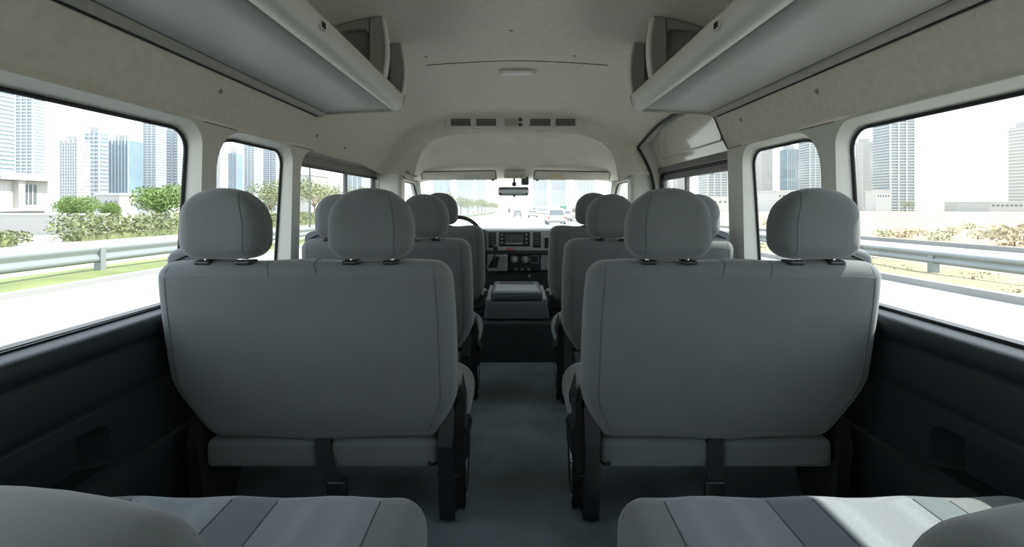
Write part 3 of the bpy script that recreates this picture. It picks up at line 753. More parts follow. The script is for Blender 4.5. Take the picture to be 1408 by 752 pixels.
# rear row: cushions in front of the camera with folded seat part
def make_rear(s):
    mir = s < 0
    root = empty('rear_bench', (s*.58, .5, FZ), None, 'rear seat', 'rear row seats')
    def fn(q):
        z = q.z
        z += .0022*math.cos((q.x-.35)/.19*math.pi*2)*(1 if z > -.6 else 0)
        z -= .035*sst(.98, .15, 1-q.y)*0
        return Vector((q.x, q.y, z))
    bands = (.262, .452, .536, .722, .79)
    def mf(c):
        if c[2] < -.62: return 1
        x = c[0]
        return 1 if (.262 < x < .452 or .536 < x < .722) and c[2] > -.64 else (0 if x < .262 or x > .79 else 2)
    mb = MB(); mb.rbox(.175, .975, .02, .885, -.715, -.548, .06, fn=fn, n=(16, 8, 3), xs=bands, mf=mf)
    cu = mb.build('cushion', [M_SEAT, M_INS, M_BAND], root, mirror=mir)
    h = [.4, .4325, .0835]; c = Vector((.575, .4525, -.6315))
    for bx_ in bands:
        q = MB(); q.tube([rmap([bx_-c.x, lerp(-h[1], h[1], i/16), h[2]], h, .06, c, fn) for i in range(17)]+[rmap([bx_-c.x, h[1], lerp(h[2], -h[2], i/8)], h, .06, c, fn) for i in range(1, 9)], .0013, 5)
        q.build('seam', M_SEAM, cu, mirror=mir)
    mb = MB(); mb.rbox(.21, .95, .08, .84, -.76, -.715, .01); mb.build('seat_frame', M_BLACKP, root, mirror=mir)
    for xx in (.24, .90):
        mb = MB(); mb.prism([(.15, -.76), (.80, -.76), (.72, -.86), (.76, -.948), (.20, -.948), (.24, -.86)], lambda a, b_: (xx, a, b_), lambda a, b_: (xx+.03, a, b_)); mb.build('leg', M_BLACKP, root, mirror=mir, bevel=.006)
    # outer backrest part folded down over the cushion
    xi, top, yf = (.375, -.322, .60) if s < 0 else (.440, -.322, .585)
    def ff(q):
        t = max(0, (q.y-.35)/(yf-.35)); u = max(0, 1-(q.x-xi)/.30)
        return Vector((q.x, q.y, q.z-.055*u*u*(1 if q.z > -.45 else 0)-.02*t*t))
    mb = MB(); mb.rbox(xi, .99, .05, yf, -.540, top, .085, fn=ff, n=(8, 6, 3)); fb = mb.build('folded_backrest', M_SEAT, root, mirror=mir)
    return root
r0 = make_rear(-1); r0['label'] = 'rear left seat at the bottom edge of the picture, cushion in shade with folded back'
r1 = make_rear(1); r1['label'] = 'rear right seat at the bottom edge of the picture, cushion with bright sun patch'

# ------------------------------------------------------------------ centre console
root = empty('centre_console', (0, 3.0, -.712), 'dark grey centre console box with lid between the front seats', 'console')
def fc(q):
    t = (q.z+.712)/.16; return Vector((q.x*(1-.13*t), q.y+.03*t*(1 if q.y < 2.95 else 0), q.z))
mb = MB(); mb.rbox(-.205, .205, 2.735, 3.32, -.710, -.600, .02, fn=fc, n=(6, 6, 3)); mb.build('box', M_CONS, root)
mb = MB(); mb.rbox(-.178, .178, 2.775, 2.80, -.655, -.605, .008); mb.build('rear_tray', M_BLACKP, root)
mb = MB(); mb.tube([(-.165, 2.768, -.605), (-.160, 2.765, -.648), (-.150, 2.764, -.655), (.150, 2.764, -.655), (.160, 2.765, -.648), (.165, 2.768, -.605)], .003, 6); mb.build('tray_rim', M_CONSL, root)
for s in (-1, 1):
    mb = MB(); mb.rbox(s*.17-.022, s*.17+.022, 2.785, 3.25, -.62, -.585, .010); mb.build('side_cheek', M_CONSL, root)
mb = MB(); mb.rbox(-.162, .162, 2.775, 3.20, -.603, -.548, .022, n=(6, 5, 3)); ld = mb.build('lid', M_CONS, root)
mb = MB(); mb.rbox(-.118, .118, 3.08, 3.16, -.552, -.5445, .003); mb.build('lid_slot', M_BLACK, ld)
mb = MB(); mb.rbox(-.135, .135, 2.82, 3.05, -.550, -.5445, .003); mb.build('lid_pad', M_CONSL, ld)

# ------------------------------------------------------------------ dashboard
YD = 3.70
def dx(px, y=YD): return (px-707)*y/620-.015
def dz(py, y=YD): return -(py-280)*y/620
root = empty('dashboard', (0, YD, -.712), 'dashboard with silver centre panel, radio and air vents below the windscreen', 'dashboard')
def fd(q): return Vector((q.x, q.y-.03*(1-min(1, abs(q.x)/.8))**2*0+.0, q.z+.02*(q.x/.85)**2*(1 if q.z > -.3 else 0)))
mb = MB(); mb.rbox(-.90, .90, YD+.03, 4.42, -.36, dz(315), .035, fn=fd, n=(12, 4, 3)); mb.build('dash_top', M_DASHG, root)
mb = MB(); mb.rbox(-.88, .88, YD+.02, 4.2, -.705, -.36, .02); mb.build('dash_body', M_DASHD, root)
mb = MB(); mb.rbox(dx(667), dx(770), YD-.012, YD+.06, dz(345), dz(316), .012, n=(8, 2, 3)); mb.build('centre_panel', M_DASHG, root)
mb = MB(); mb.rbox(dx(655), .82, YD-.022, YD+.05, dz(350), dz(344), .010, n=(8, 2, 2)); mb.build('lower_ledge', M_DASHD, root)
# radio
mb = MB(); mb.rbox(dx(686.5), dx(728.5), YD-.022, YD, dz(338.5), dz(319), .006); rd = mb.build('radio', M_BLACKP, root)
mb = MB(); mb.box(dx(694.5), dx(719.5), YD-.0245, YD-.021, dz(336), dz(322)); sc_ = mb.build('screen', M_SCREEN, rd)
mb = MB()
for k in range(9): mb.box(dx(695.5+k*2.6), dx(697.2+k*2.6), YD-.0255, YD-.0243, dz(335), dz(333.7))
mb.build('screen_icons', M_PRINT, sc_)
for px in (690.3, 723.5):
    for k, py in enumerate((322.5, 328, 333.5)):
        mb = MB(); mb.rbox(dx(px-1.6), dx(px+1.6), YD-.027, YD-.02, dz(py+1.5), dz(py-1.5), .003); mb.build('button', M_CONSL, rd)
for (a, b) in ((672, 682), (733, 743.5)):
    mb = MB(); mb.rbox(dx(a), dx(b), YD-.018, YD, dz(340.5), dz(319), .005); v = mb.build('air_vent', M_BLACKP, root)
    for k in range(5):
        mb = MB(); zz = dz(321.5+k*3.4); mb.box(dx(a+1.5), dx(b-1.5), YD-.022, YD-.017, zz-.0035, zz+.0015); mb.build('slat', M_CONSL, v)
mb = MB(); mb.rbox(dx(747), dx(772), YD-.020, YD-.008, dz(342.5), dz(325), .004); v = mb.build('pocket_frame', M_DASHG, root)
mb = MB(); mb.box(dx(748.5), dx(770), YD-.0225, YD-.018, dz(341), dz(326.5)); mb.build('pocket', M_BLACK, v)
mb = MB(); mb.rbox(dx(696), dx(705.5), YD-.020, YD-.008, dz(344.2), dz(341.2), .003); v = mb.build('hazard_switch', M_RED, root)
mb = MB()
for k in range(4): mb.box(dx(697+k*2), dx(698.2+k*2), YD-.0212, YD-.0198, dz(343.2), dz(342.2))
mb.build('switch_print', M_PRINT, v)
# climate panel
mb = MB(); mb.rbox(dx(698), dx(742), YD-.008, YD+.03, dz(373), dz(351), .010); cp = mb.build('climate_panel', M_BLACKP, root)
for px in (707, 722):
    mb = MB(); mb.lathe([(.031, 0), (.031, -.008), (.026, -.010), (.020, -.012), (.018, -.028), (.002, -.030)], (dx(px), YD-.008, dz(356.5)), 'y', 20); kn = mb.build('knob', M_CONSL, cp)
    mb = MB(); mb.box(dx(px)-.003, dx(px)+.003, YD-.040, YD-.036, dz(356.5)-.016, dz(356.5)+.016); mb.build('knob_bar', M_PRINT, kn)
mb = MB(); mb.box(dx(729.5), dx(740), YD-.014, YD-.006, dz(360.5), dz(352)); mb.build('coin_slot', M_BLACK, cp)
mb = MB(); mb.tube([(dx(729), YD-.012, dz(361)), (dx(740.5), YD-.012, dz(361)), (dx(740.5), YD-.012, dz(351.5)), (dx(729), YD-.012, dz(351.5))], .004, 6, closed=True); mb.build('slot_rim', M_CONSL, cp)
for px in (709, 718, 727):
    mb = MB(); mb.rbox(dx(px-3), dx(px+3), YD-.016, YD-.005, dz(372), dz(368), .003); sw = mb.build('switch', M_CONS, cp)
    mb = MB(); mb.box(dx(px-.8), dx(px+.8), YD-.0172, YD-.0158, dz(370.6), dz(369.6)); mb.build('switch_mark', M_PRINT, sw)
mb = MB(); mb.lathe([(.014, 0), (.014, -.008), (.004, -.012)], (dx(728), YD+.01, dz(380)), 'y', 12); mb.build('socket', M_CONSL, root)
mb = MB(); mb.rbox(dx(670), dx(698), YD-.06, YD+.03, dz(372), dz(349), .015); gp = mb.build('gear_housing', M_CONSL, root)
mb = MB(); mb.rbox(dx(743), dx(770), YD-.0, YD+.04, dz(372), dz(350), .012); mb.build('glovebox_panel', M_CONSL, root)
# gear lever (moves by itself but belongs to the dash)
mb = MB(); mb.prism([(dx(672), dz(366)), (dx(683), dz(366)), (dx(687), dz(352)), (dx(680), dz(351))], lambda a, b: (a, YD-.068, b), lambda a, b: (a, YD-.055, b)); gt = mb.build('gear_gate', M_BLACK, gp, bevel=.003)
mb = MB(); mb.tube([(dx(677), YD-.065, dz(360)), (dx(681), YD-.14, dz(349)), (dx(682), YD-.17, dz(342))], [.010, .008, .008], 8); mb.build('gear_lever', M_CHROME, gp)
mb = MB(); mb.rbox(dx(679.5), dx(685.5), YD-.20, YD-.15, dz(346), dz(334.5), .015); mb.build('gear_knob', M_BLACKP, gp)
# instrument cluster
mb = MB(); mb.rbox(-.70, dx(669), YD-.05, YD+.05, dz(345), dz(315), .02); ic = mb.build('instrument_cluster', M_DASHD, root)
for k in range(3):
    mb = MB(); mb.rbox(dx(660), dx(664.5), YD-.058, YD-.048, dz(327+k*5), dz(323.5+k*5), .003); mb.build('stalk_switch', M_CONSL, ic)
for k in range(2):
    mb = MB(); mb.lathe([(.055, 0), (.055, -.01), (.05, -.004)], (-.52+k*.12, YD-.05, dz(329)), 'y', 20); mb.build('gauge', M_CONSL, ic)
# steering wheel
root = empty('steering_wheel', (-.455, 3.36, -.29), 'black steering wheel with silver lower spoke in front of the driver seat', 'steering wheel')
c = Vector((-.452, 3.36, -.275)); tl = R(28)
def wpt(a, r_, d=0): return c+Vector((r_*math.cos(a), r_*math.sin(a)*math.sin(tl)-d, r_*math.sin(a)*math.cos(tl)))
mb = MB(); mb.tube([wpt(2*math.pi*k/40, .195) for k in range(40)], .015, 10, closed=True); mb.build('rim', M_BLACKP, root)
mb = MB(); mb.lathe([(.002, -.03), (.06, -.025), (.07, 0), (.05, .05), (.03, .3)], c, 'y', 20); mb.build('hub', M_DASHD, root)
for a in (R(0), R(180), R(250), R(290)):
    mb = MB(); mb.tube([wpt(a, .05), wpt(a, .19)], .012, 8, flat=.6); mb.build('spoke', M_CONSL, root)

# ------------------------------------------------------------------ outside
def G(x, y): return -1.45-.0145*y
def ext(px, D, off=0): return (px-707)*D/620-.015
def zpx(py, D): return -(py-280)*D/620
M_ROAD = mat('road_surface', (0.33, 0.325, 0.31), 0.85, var=0.08, vscale=.35)
M_ROAD2 = mat('service_road', (0.30, 0.295, 0.28), 0.85, var=0.08, vscale=.3)
M_LINE = mat('road_line', (0.75, 0.75, 0.72), 0.7)
M_CURB = mat('kerb_concrete', (0.26, 0.26, 0.25), 0.8)
M_SAND = mat('desert_sand', (0.345, 0.27, 0.185), 0.95, var=0.16, vscale=.12, detail=8)
M_GRASS = mat('verge_grass', (0.155, 0.185, 0.065), 0.9, var=0.4, vscale=.6, detail=8)
M_SCRUB = mat('scrub_verge', (0.27, 0.24, 0.14), 0.9, var=0.35, vscale=.5, detail=8)
M_RAIL = mat('galvanised_rail', (0.24, 0.265, 0.27), 0.5, 0.3)
M_LEAF = mat('leaf_green', (0.13, 0.20, 0.05), 0.7, var=.3, vscale=3)
M_LEAF2 = mat('leaf_olive', (0.165, 0.19, 0.085), 0.7, var=.3, vscale=3)
M_LEAF3 = mat('leaf_dry', (0.28, 0.23, 0.13), 0.8, var=.3, vscale=3)
M_BARK = mat('bark', (0.24, 0.19, 0.13), 0.9)
M_WHITEW = mat('white_render', (0.46, 0.45, 0.425), 0.8, var=.03, vscale=.3)
M_TGLASS = mat('tower_glass', (0.25, 0.31, 0.345), 0.25, var=.12, vscale=.03)  # tower colours are paled in place of distance haze
M_TGLASS2 = mat('tower_glass_blue', (0.18, 0.26, 0.31), 0.25, var=.15, vscale=.03)
M_TBAND = mat('tower_band', (0.55, 0.56, 0.555), 0.7)
M_TCON = mat('tower_concrete', (0.43, 0.435, 0.425), 0.7)
M_HAZE = mat('hazed_tower_glass', (0.56, 0.62, 0.65), 0.4, var=.06, vscale=.03)  # paler set for the farthest towers, haze put into the base colour
M_HAZEB = mat('hazed_tower_band', (0.66, 0.69, 0.70), 0.7)
M_WINDK = mat('dark_window', (0.12, 0.14, 0.15), 0.2)
M_CARW = mat('car_white', (0.62, 0.63, 0.63), 0.3, coat=.5)
M_CARG = mat('car_grey', (0.20, 0.21, 0.22), 0.3, coat=.5)
M_TAIL = mat('tail_lamp', (0.45, 0.03, 0.03), 0.3)
M_TYRE = mat('tyre', (0.02, 0.02, 0.02), 0.8)
M_SIGNG = mat('sign_green', (0.08, 0.28, 0.20), 0.5)

def ground_strip(x0, x1, y0, y1, dzz, name, m, nx=1, ny=1, amp=0, seedf=0):
    rows = []
    for j in range(ny+1):
        y = lerp(y0, y1, j/ny)
        rows.append([Vector((lerp(x0, x1, i/nx), y, G(0, y)+dzz+(amp*math.sin(i*1.7+j*.9+seedf)*math.cos(j*1.3-i*.4) if amp and 0 < i < nx else 0))) for i in range(nx+1)])
    mb = MB(); mb.loft(rows, flip=True); return mb.build(name, m)
struct(ground_strip(-9.0, 7.9, -40, 1500, 0, 'ground_road', M_ROAD), 'pale grey road the van drives on')['category'] = 'road'
struct(ground_strip(-900, -20, -60, 1500, -.02, 'ground_left', M_ROAD2), 'pale ground beyond the hedge on the left')['category'] = 'ground'
struct(ground_strip(-20, -10.4, -60, 1500, -.01, 'ground_service_road', M_ROAD2), 'pale service road behind the left guard rail')['category'] = 'road'
o = ground_strip(-10.6, -8.3, -40, 400, .03, 'grass_verge', M_GRASS, 4, 200, .03); tag(o, 'strip of green grass under the left guard rail', 'grass', kind='stuff')
o = ground_strip(7.9, 10.9, -40, 400, .03, 'scrub_verge', M_SCRUB, 6, 200, .06); tag(o, 'strip of dry scrub under the right guard rail', 'scrub', kind='stuff')
struct(ground_strip(10.9, 17.4, -60, 1500, -.01, 'ground_side_road', M_ROAD2), 'pale side road behind the right guard rail')['category'] = 'road'
o = ground_strip(17.4, 900, -60, 1500, .0, 'ground_desert', M_SAND, 160, 120, .35); struct(o, 'sandy desert lot beyond the road on the right'); o['category'] = 'sand'
def long_box(x0, x1, h, name, m, lab, cat, y0=-40, y1=300):
    mb = MB(); v = [Vector((x, y, G(0, y)+dz_)) for y in (y0, y1) for x, dz_ in ((x0, 0), (x1, 0), (x1, h), (x0, h))]
    mb.add(v, [(0, 1, 2, 3), (7, 6, 5, 4), (0, 4, 5, 1), (1, 5, 6, 2), (2, 6, 7, 3), (3, 7, 4, 0)], 0, False)
    return tag(mb.build(name, m), lab, cat)
long_box(7.75, 7.95, .12, 'kerb', M_CURB, 'dark kerb line between the road and the right scrub verge', 'kerb')
long_box(17.3, 17.5, .16, 'kerb', M_CURB, 'dark kerb line where the side road meets the sand on the right', 'kerb')
long_box(-8.35, -8.2, .10, 'kerb', M_CURB, 'pale kerb line beside the left grass verge', 'kerb')
def guard_rail(x, s, h1, h0, lab):
    root = empty('guard_rail', (x, 0, G(0, 0)), lab, 'guard rail')
    mb = MB(); prof = [(0, h1), (-.05, h1-.03), (-.05, h1-.10), (.0, (h1+h0)/2+.02), (.0, (h1+h0)/2-.02), (-.05, h0+.10), (-.05, h0+.03), (0, h0)]
    mb.loft([[Vector((x+s*a, y, G(0, y)+b)) for a, b in prof] for y in range(-30, 260, 5)]); mb.build('beam', M_RAIL, root, solid=.01)
    for k in range(60):
        y = -10+k*4.0+.6
        mb = MB(); mb.box(x+s*.02-.06, x+s*.02+.10, y-.07, y+.07, G(0, y)-.1, G(0, y)+h1-.05); mb.build('post', M_RAIL, root)
guard_rail(-9.75, -1, .62, .24, 'long steel guard rail on posts beyond the left windows')
guard_rail(9.8, 1, .50, .20, 'long steel guard rail on posts beyond the right windows')

def leafcloud(mb, c, rx, ry, rz, n, size, mi=0):
    for _ in range(n):
        while True:
            p = Vector((random.uniform(-1, 1), random.uniform(-1, 1), random.uniform(-1, 1)))
            if .25 < p.length < 1: break
        p = Vector((p.x*rx, p.y*ry, p.z*rz))+Vector(c)
        a = Vector((random.gauss(0, 1), random.gauss(0, 1), random.gauss(0, 1))).normalized(); b_ = a.orthogonal().normalized()
        s_ = size*random.uniform(.6, 1.3); w = s_*.6
        mb.add([p-a*s_, p+b_*w, p+a*s_, p-b_*w], [(0, 1, 2, 3)], mi, False)
def tree(x, y, h, cr, lab, m=None, group=None, dens=700):
    z = G(x, y); root = empty('tree', (x, y, z), lab, 'tree', group)
    mb = MB(); mb.tube([(x, y, z), (x+.1, y, z+h*.3), (x-.05, y+.1, z+h*.55)], [h*.03, h*.022, h*.015], 8)
    for k in range(4):
        a = k*1.6; mb.tube([(x, y, z+h*.35), (x+math.cos(a)*cr*.5, y+math.sin(a)*cr*.5, z+h*.7)], [h*.014, h*.006], 6)
    mb.build('trunk', M_BARK, root)
    mb = MB()
    for k in range(7):
        a = random.uniform(0, 6.28); rr = cr*.5*(k > 0)
        leafcloud(mb, (x+rr*math.cos(a), y+rr*math.sin(a), z+h*random.uniform(.55, .8)), cr*.62, cr*.62, h*.24, dens//3, h*.022)
    mb.build('crown', m or M_LEAF, root)
def bush(x, y, h, w, lab, m, group, n=220):
    z = G(x, y); root = MB()
    root.tube([(x, y, z-.05), (x, y, z+h*.4)], .03, 5, mi=1)
    leafcloud(root, (x, y, z+h*.5), w, w, h*.5, n, h*.10); leafcloud(root, (x+w*.5, y+w*.3, z+h*.35), w*.7, w*.7, h*.4, n//2, h*.10)
    o = root.build('bush', [m, M_BARK]); return tag(o, lab, 'bush', group)
# left hedge
def hedge(y0, y1, x, h, w, lab):
    mb = MB(); y = y0
    while y < y1:
        leafcloud(mb, (x, y, G(0, y)+h*.5), w, .6, h*.52, 420 if y1 < 20 else 200, .055 if y1 < 20 else .09); y += .6
    core = MB
    mb.box(x-w*.5, x+w*.5, y0+.3, y1-.3, G(0, y1)-.05, G(0, y1)+h*.6, 0)
    tag(mb.build('hedge', M_LEAF2), lab, 'hedge')
hedge(12.5, 18.6, -20.6, .62, .7, 'clipped green hedge outside the big left window, farther right section')
hedge(2, 12.0, -20.9, .62, .7, 'clipped green hedge outside the big left window, left section')
hedge(21, 60, -20.9, 1.3, .9, 'long green hedge seen through the left second and sliding windows')
for i, (px, D, h, cr, lab) in enumerate(((220, 29, 3.3, 1.4, 'round green tree beside the right edge of the big left window'), (113, 33, 2.5, 1.2, 'small green tree near the middle of the big left window'),
        (152, 40, 2.2, .8, 'tiny green tree right of the middle in the big left window'), (88, 46, 2.6, 1.3, 'small green tree just right of the white villa'))):
    tree(ext(px, D), D, h, cr, lab, dens=1800)
for i, (px, D, h, cr) in enumerate(((372, 40, 4.2, 1.8), (385, 52, 4.4, 2.2), (432, 50, 5.2, 2.6), (447, 62, 5.4, 2.7), (460, 75, 6.2, 3.0), (497, 90, 6.5, 3.2))):
    tree(ext(px, D), D, h, cr, 'leafy roadside tree seen through the left second and sliding windows', M_LEAF2, 'roadside trees beyond the left sliding window', 500)
for i in range(14):
    D = 84+i*15+i*i*.8; x = -13.6-i*.15
    tree(x, D, 4.0+random.uniform(-.4, .9)+D*.012, 1.7+D*.004, 'pale green tree in the row beyond the left half of the windscreen', M_LEAF2, 'trees along the road ahead', 380)
# palm-like poles: street lamps seen in the left windows
def lamp_post(x, y, h, lab):
    z = G(x, y); root = empty('street_lamp', (x, y, z), lab, 'street lamp')
    mb = MB(); mb.tube([(x, y, z), (x, y, z+h), (x+.3, y, z+h+.25), (x+1.4, y, z+h+.35)], [.09, .06, .05, .04], 8); mb.build('pole', M_RAIL, root)
    mb = MB(); mb.rbox(x+1.3, x+1.9, y-.12, y+.12, z+h+.28, z+h+.40, .04); mb.build('lamp_head', M_TBAND, root)
lamp_post(ext(426, 38), 38, 9, 'slim pale street lamp post seen through the left sliding window')

# villas and towers
EX = [None]
def span(px0, px1, D, dp):
    # front facade so that near and far corners together cover px0..px1
    x0, x1 = ext(px0, D), ext(px1, D)
    if px0 > 707: x0 = ext(px0, D+dp)
    if px1 < 707: x1 = ext(px1, D+dp)
    return x0, x1
def safe_depth(px0, px1, D, dp):
    near = min(abs(px0-707), abs(px1-707)); w = (px1-px0)*D/620
    return min(dp, .42*w*620/max(near, 1), w*1.2)
def box_building(name, px0, px1, pyt, D, depth, m, lab, wins=(), parapet=True, cat='building', base=None):
    depth = safe_depth(px0, px1, D, depth) if depth > 1 else depth
    x0, x1 = span(px0, px1, D, depth); zt = zpx(pyt, D); zb = G(0, D)-.5
    ex = lambda p, _=0: lerp(x0, x1, (p-px0)/(px1-px0))
    EX[0] = ex
    root = empty(name, ((x0+x1)/2, D, zb), lab, cat)
    mb = MB(); mb.box(x0, x1, D, D+depth, zb, zt); mb.build('walls', m, root)
    if parapet:
        mb = MB(); t = (zt-zb)*.03; mb.box(x0-t, x1+t, D-t, D+depth+t, zt-t*1.5, zt+t*.4); mb.build('parapet', M_TBAND, root)
    for (a, b, c_, d) in wins:
        xa, xb = ex(a), ex(b); za, zb2 = zpx(c_, D), zpx(d, D)
        mb = MB(); mb.box(xa, xb, D-.06, D+.02, zb2, za); w = mb.build('window', M_WINDK, root)
        mb = MB(); e = (xb-xa)*.06; mb.box((xa+xb)/2-e/2, (xa+xb)/2+e/2, D-.09, D-.05, zb2, za); mb.build('mullion', M_TBAND, w)
    return root
def cols(x0, x1, n_, wdt, y0, y1): return [(lerp(x0, x1, (i+.5)/n_)-wdt/2, lerp(x0, x1, (i+.5)/n_)+wdt/2, y0, y1) for i in range(n_)]
v = box_building('villa', -60, 68, 238, 31, 7, M_WHITEW, 'big white villa with deep balconies at the left edge of the big left window', [(2, 12, 254, 285), (33, 50, 255, 280), (-20, -6, 254, 285)], cat='house')
D = 31
for (a, b, t, bt) in ((-40, 70, 243, 248), (-40, 22, 284, 289), (20, 32, 247, 290), (54, 70, 247, 290)):
    mb = MB(); mb.box(EX[0](a), EX[0](b), D-1.2, D, zpx(bt, D), zpx(t, D)); mb.build('balcony_slab', M_WHITEW, v)
XV = EX[0](68)
def vside(pa, pb, qa, qb, out, nm, m):
    ya, yb = (XV+.015)*620/(pa-707), (XV+.015)*620/(pb-707); ym = (ya+yb)/2
    mb = MB(); mb.box(XV-.05, XV+out, ya, yb, zpx(qb, ym), zpx(qa, ym)); return mb.build(nm, m, v)
for (a, b, t, bt) in ((-4, 13, 255, 283), (32, 50, 254, 281)):
    w_ = vside(a, b, t, bt, .03, 'window', M_WINDK)
    for k in (1, 2):
        p = lerp(a, b, k/3); y_ = (XV+.015)*620/(p-707); mb = MB(); mb.box(XV, XV+.06, y_-.03, y_+.03, zpx(bt, y_), zpx(t, y_)); mb.build('mullion', M_TBAND, w_)
vside(-10, 62, 286, 290, .5, 'balcony_slab', M_WHITEW); vside(-10, 66, 243, 248, .6, 'roof_canopy', M_WHITEW); vside(18, 27, 248, 288, .4, 'wall_fin', M_WHITEW)
box_building('garden_wall', -60, 150, 294, 27, .3, M_WHITEW, 'low white garden wall in front of the villa', (), cat='wall')
box_building('low_house', 132, 188, 266, 42, 12, M_WHITEW, 'low white flat-roofed house in the middle of the big left window', cols(150, 185, 3, 4, 276, 282), cat='house')
box_building('low_house', 190, 262, 266, 62, 10, M_WHITEW, 'low white flat-roofed house behind the round tree in the big left window', cols(192, 240, 3, 4, 272, 280), cat='house')
box_building('low_house', 395, 452, 238, 150, 30, M_WHITEW, 'white mid-rise building seen through the left sliding window', cols(400, 448, 5, 4, 246, 250)+cols(400, 448, 5, 4, 256, 260), cat='building')
box_building('low_house', 296, 345, 268, 70, 14, M_WHITEW, 'low white building at the foot of the left second window', cols(300, 340, 4, 4, 276, 282), cat='house')

def tower(px0, px1, pyt, D, lab, style=0, floors=30, depth=None, crown=True):
    w = ext(px1, D)-ext(px0, D); dp = safe_depth(px0, px1, D, depth or w*.8)
    x0, x1 = span(px0, px1, D, dp); zt = zpx(pyt, D); zb = G(0, D)-2; w = x1-x0
    root = empty('tower', ((x0+x1)/2, D, zb), lab, 'tower')
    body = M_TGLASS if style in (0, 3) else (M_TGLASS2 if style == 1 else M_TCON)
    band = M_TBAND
    if D > 790: body, band = M_HAZE, M_HAZEB  # farthest towers take the haze-paled colours
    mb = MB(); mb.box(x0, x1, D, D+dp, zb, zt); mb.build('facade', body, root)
    e = w*.025
    segs = {0: [(0, 1)], 1: [], 2: [(0, 1)], 3: [(0, .36), (.66, 1)]}[style]
    fh = (zt-zb)/floors
    if segs:
        proto = None
        for k in range(1, floors):
            if proto is None:
                mb = MB()
                for a, b in segs: mb.box(lerp(x0, x1, a)-e, lerp(x0, x1, b)+e, D-e*1.2, D+dp+e, zb+fh*k, zb+fh*k+fh*.34)
                proto = mb.build('floor_band', band, root)
            else:
                c_ = proto.copy(); COL.objects.link(c_); c_.parent = root; c_.location = (0, 0, fh*(k-1))
    nv = {0: 3, 1: 6, 2: 7, 3: 2}[style]
    for k in range(nv+1):
        xx = lerp(x0, x1, k/nv); ww = w*(.012 if style == 1 else .03); mb = MB(); mb.box(xx-ww, xx+ww, D-e*1.6, D, zb, zt+(fh if k % 2 else 0)*crown); mb.build('fin', band, root)
    if crown:
        mb = MB(); mb.box(lerp(x0, x1, .15), lerp(x0, x1, .8), D+dp*.2, D+dp*.8, zt, zt+fh*1.6); mb.build('roof_block', M_TCON, root)
tower(-45, 22, 60, 420, 'tall striped tower at the far left edge of the big left window', 3, 40)
tower(22, 62, 95, 400, 'blue glass tower left of the sky gap in the big left window', 0, 44)
tower(83, 124, 193, 520, 'grey concrete tower with window grid, left of the cluster in the big left window', 2, 24)
tower(117, 150, 183, 600, 'slim tower with tall roof between two others in the big left window', 0, 20)
tower(150, 196, 193, 560, 'wide blue glass tower in the middle of the cluster in the big left window', 1, 20)
tower(197, 228, 166, 640, 'pale striped tower right of the cluster in the big left window', 0, 36)
tower(229, 256, 176, 680, 'pale tower at the right edge of the big left window', 3, 30)
tower(290, 312, 205, 600, 'pale tower at the left of the left second window', 2, 26)
tower(314, 334, 210, 560, 'blue glass tower in the middle of the left second window', 1, 22)
tower(336, 360, 198, 640, 'white striped tower in the left second window', 0, 34)
tower(362, 392, 186, 700, 'tall pale tower at the right of the left second window', 3, 36)
tower(478, 505, 235, 700, 'distant tower seen through the left sliding window', 0, 20)
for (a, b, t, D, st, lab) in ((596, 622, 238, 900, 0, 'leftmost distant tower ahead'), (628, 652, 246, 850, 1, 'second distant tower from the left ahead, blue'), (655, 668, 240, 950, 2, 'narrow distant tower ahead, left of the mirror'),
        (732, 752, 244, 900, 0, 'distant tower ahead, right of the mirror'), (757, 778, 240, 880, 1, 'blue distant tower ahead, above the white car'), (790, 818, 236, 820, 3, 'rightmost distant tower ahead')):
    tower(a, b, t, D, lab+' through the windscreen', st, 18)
tower(960, 1000, 200, 620, 'pale tower seen through the sliding door window', 0, 26)
tower(925, 948, 240, 700, 'distant tower at the left of the sliding door window', 2, 18)
tower(1036, 1062, 185, 640, 'pale concrete tower at the left of the right second window', 2, 30)
tower(1072, 1098, 205, 560, 'blue glass tower in the right second window', 1, 24)
tower(1098, 1135, 180, 600, 'white striped tower in the right second window', 0, 32)
tower(1176, 1200, 195, 640, 'pale tower at the left edge of the big right window', 2, 30)
tower(1200, 1257, 158, 560, 'tall striped blue tower in the big right window', 0, 34, depth=30)
tower(1386, 1450, 172, 620, 'grey tower at the far right edge of the big right window', 2, 26)
box_building('podium', 1190, 1225, 262, 500, 60, M_TBAND, 'pale podium at the foot of the tall striped tower', cols(1192, 1222, 5, 3, 268, 271), cat='building')
box_building('long_building', 1298, 1470, 277, 380, 40, M_TCON, 'long low pale building on the horizon in the big right window', cols(1302, 1460, 16, 6, 281, 284), cat='building')
box_building('long_building', 1036, 1135, 262, 420, 40, M_TBAND, 'low pale building on the horizon in the right second window', cols(1040, 1130, 12, 4, 268, 271)+cols(1040, 1130, 12, 4, 276, 279), cat='building')
box_building('long_building', 905, 1010, 270, 380, 40, M_TBAND, 'low pale building on the horizon in the sliding door window', cols(908, 1006, 12, 4, 276, 279), cat='building')
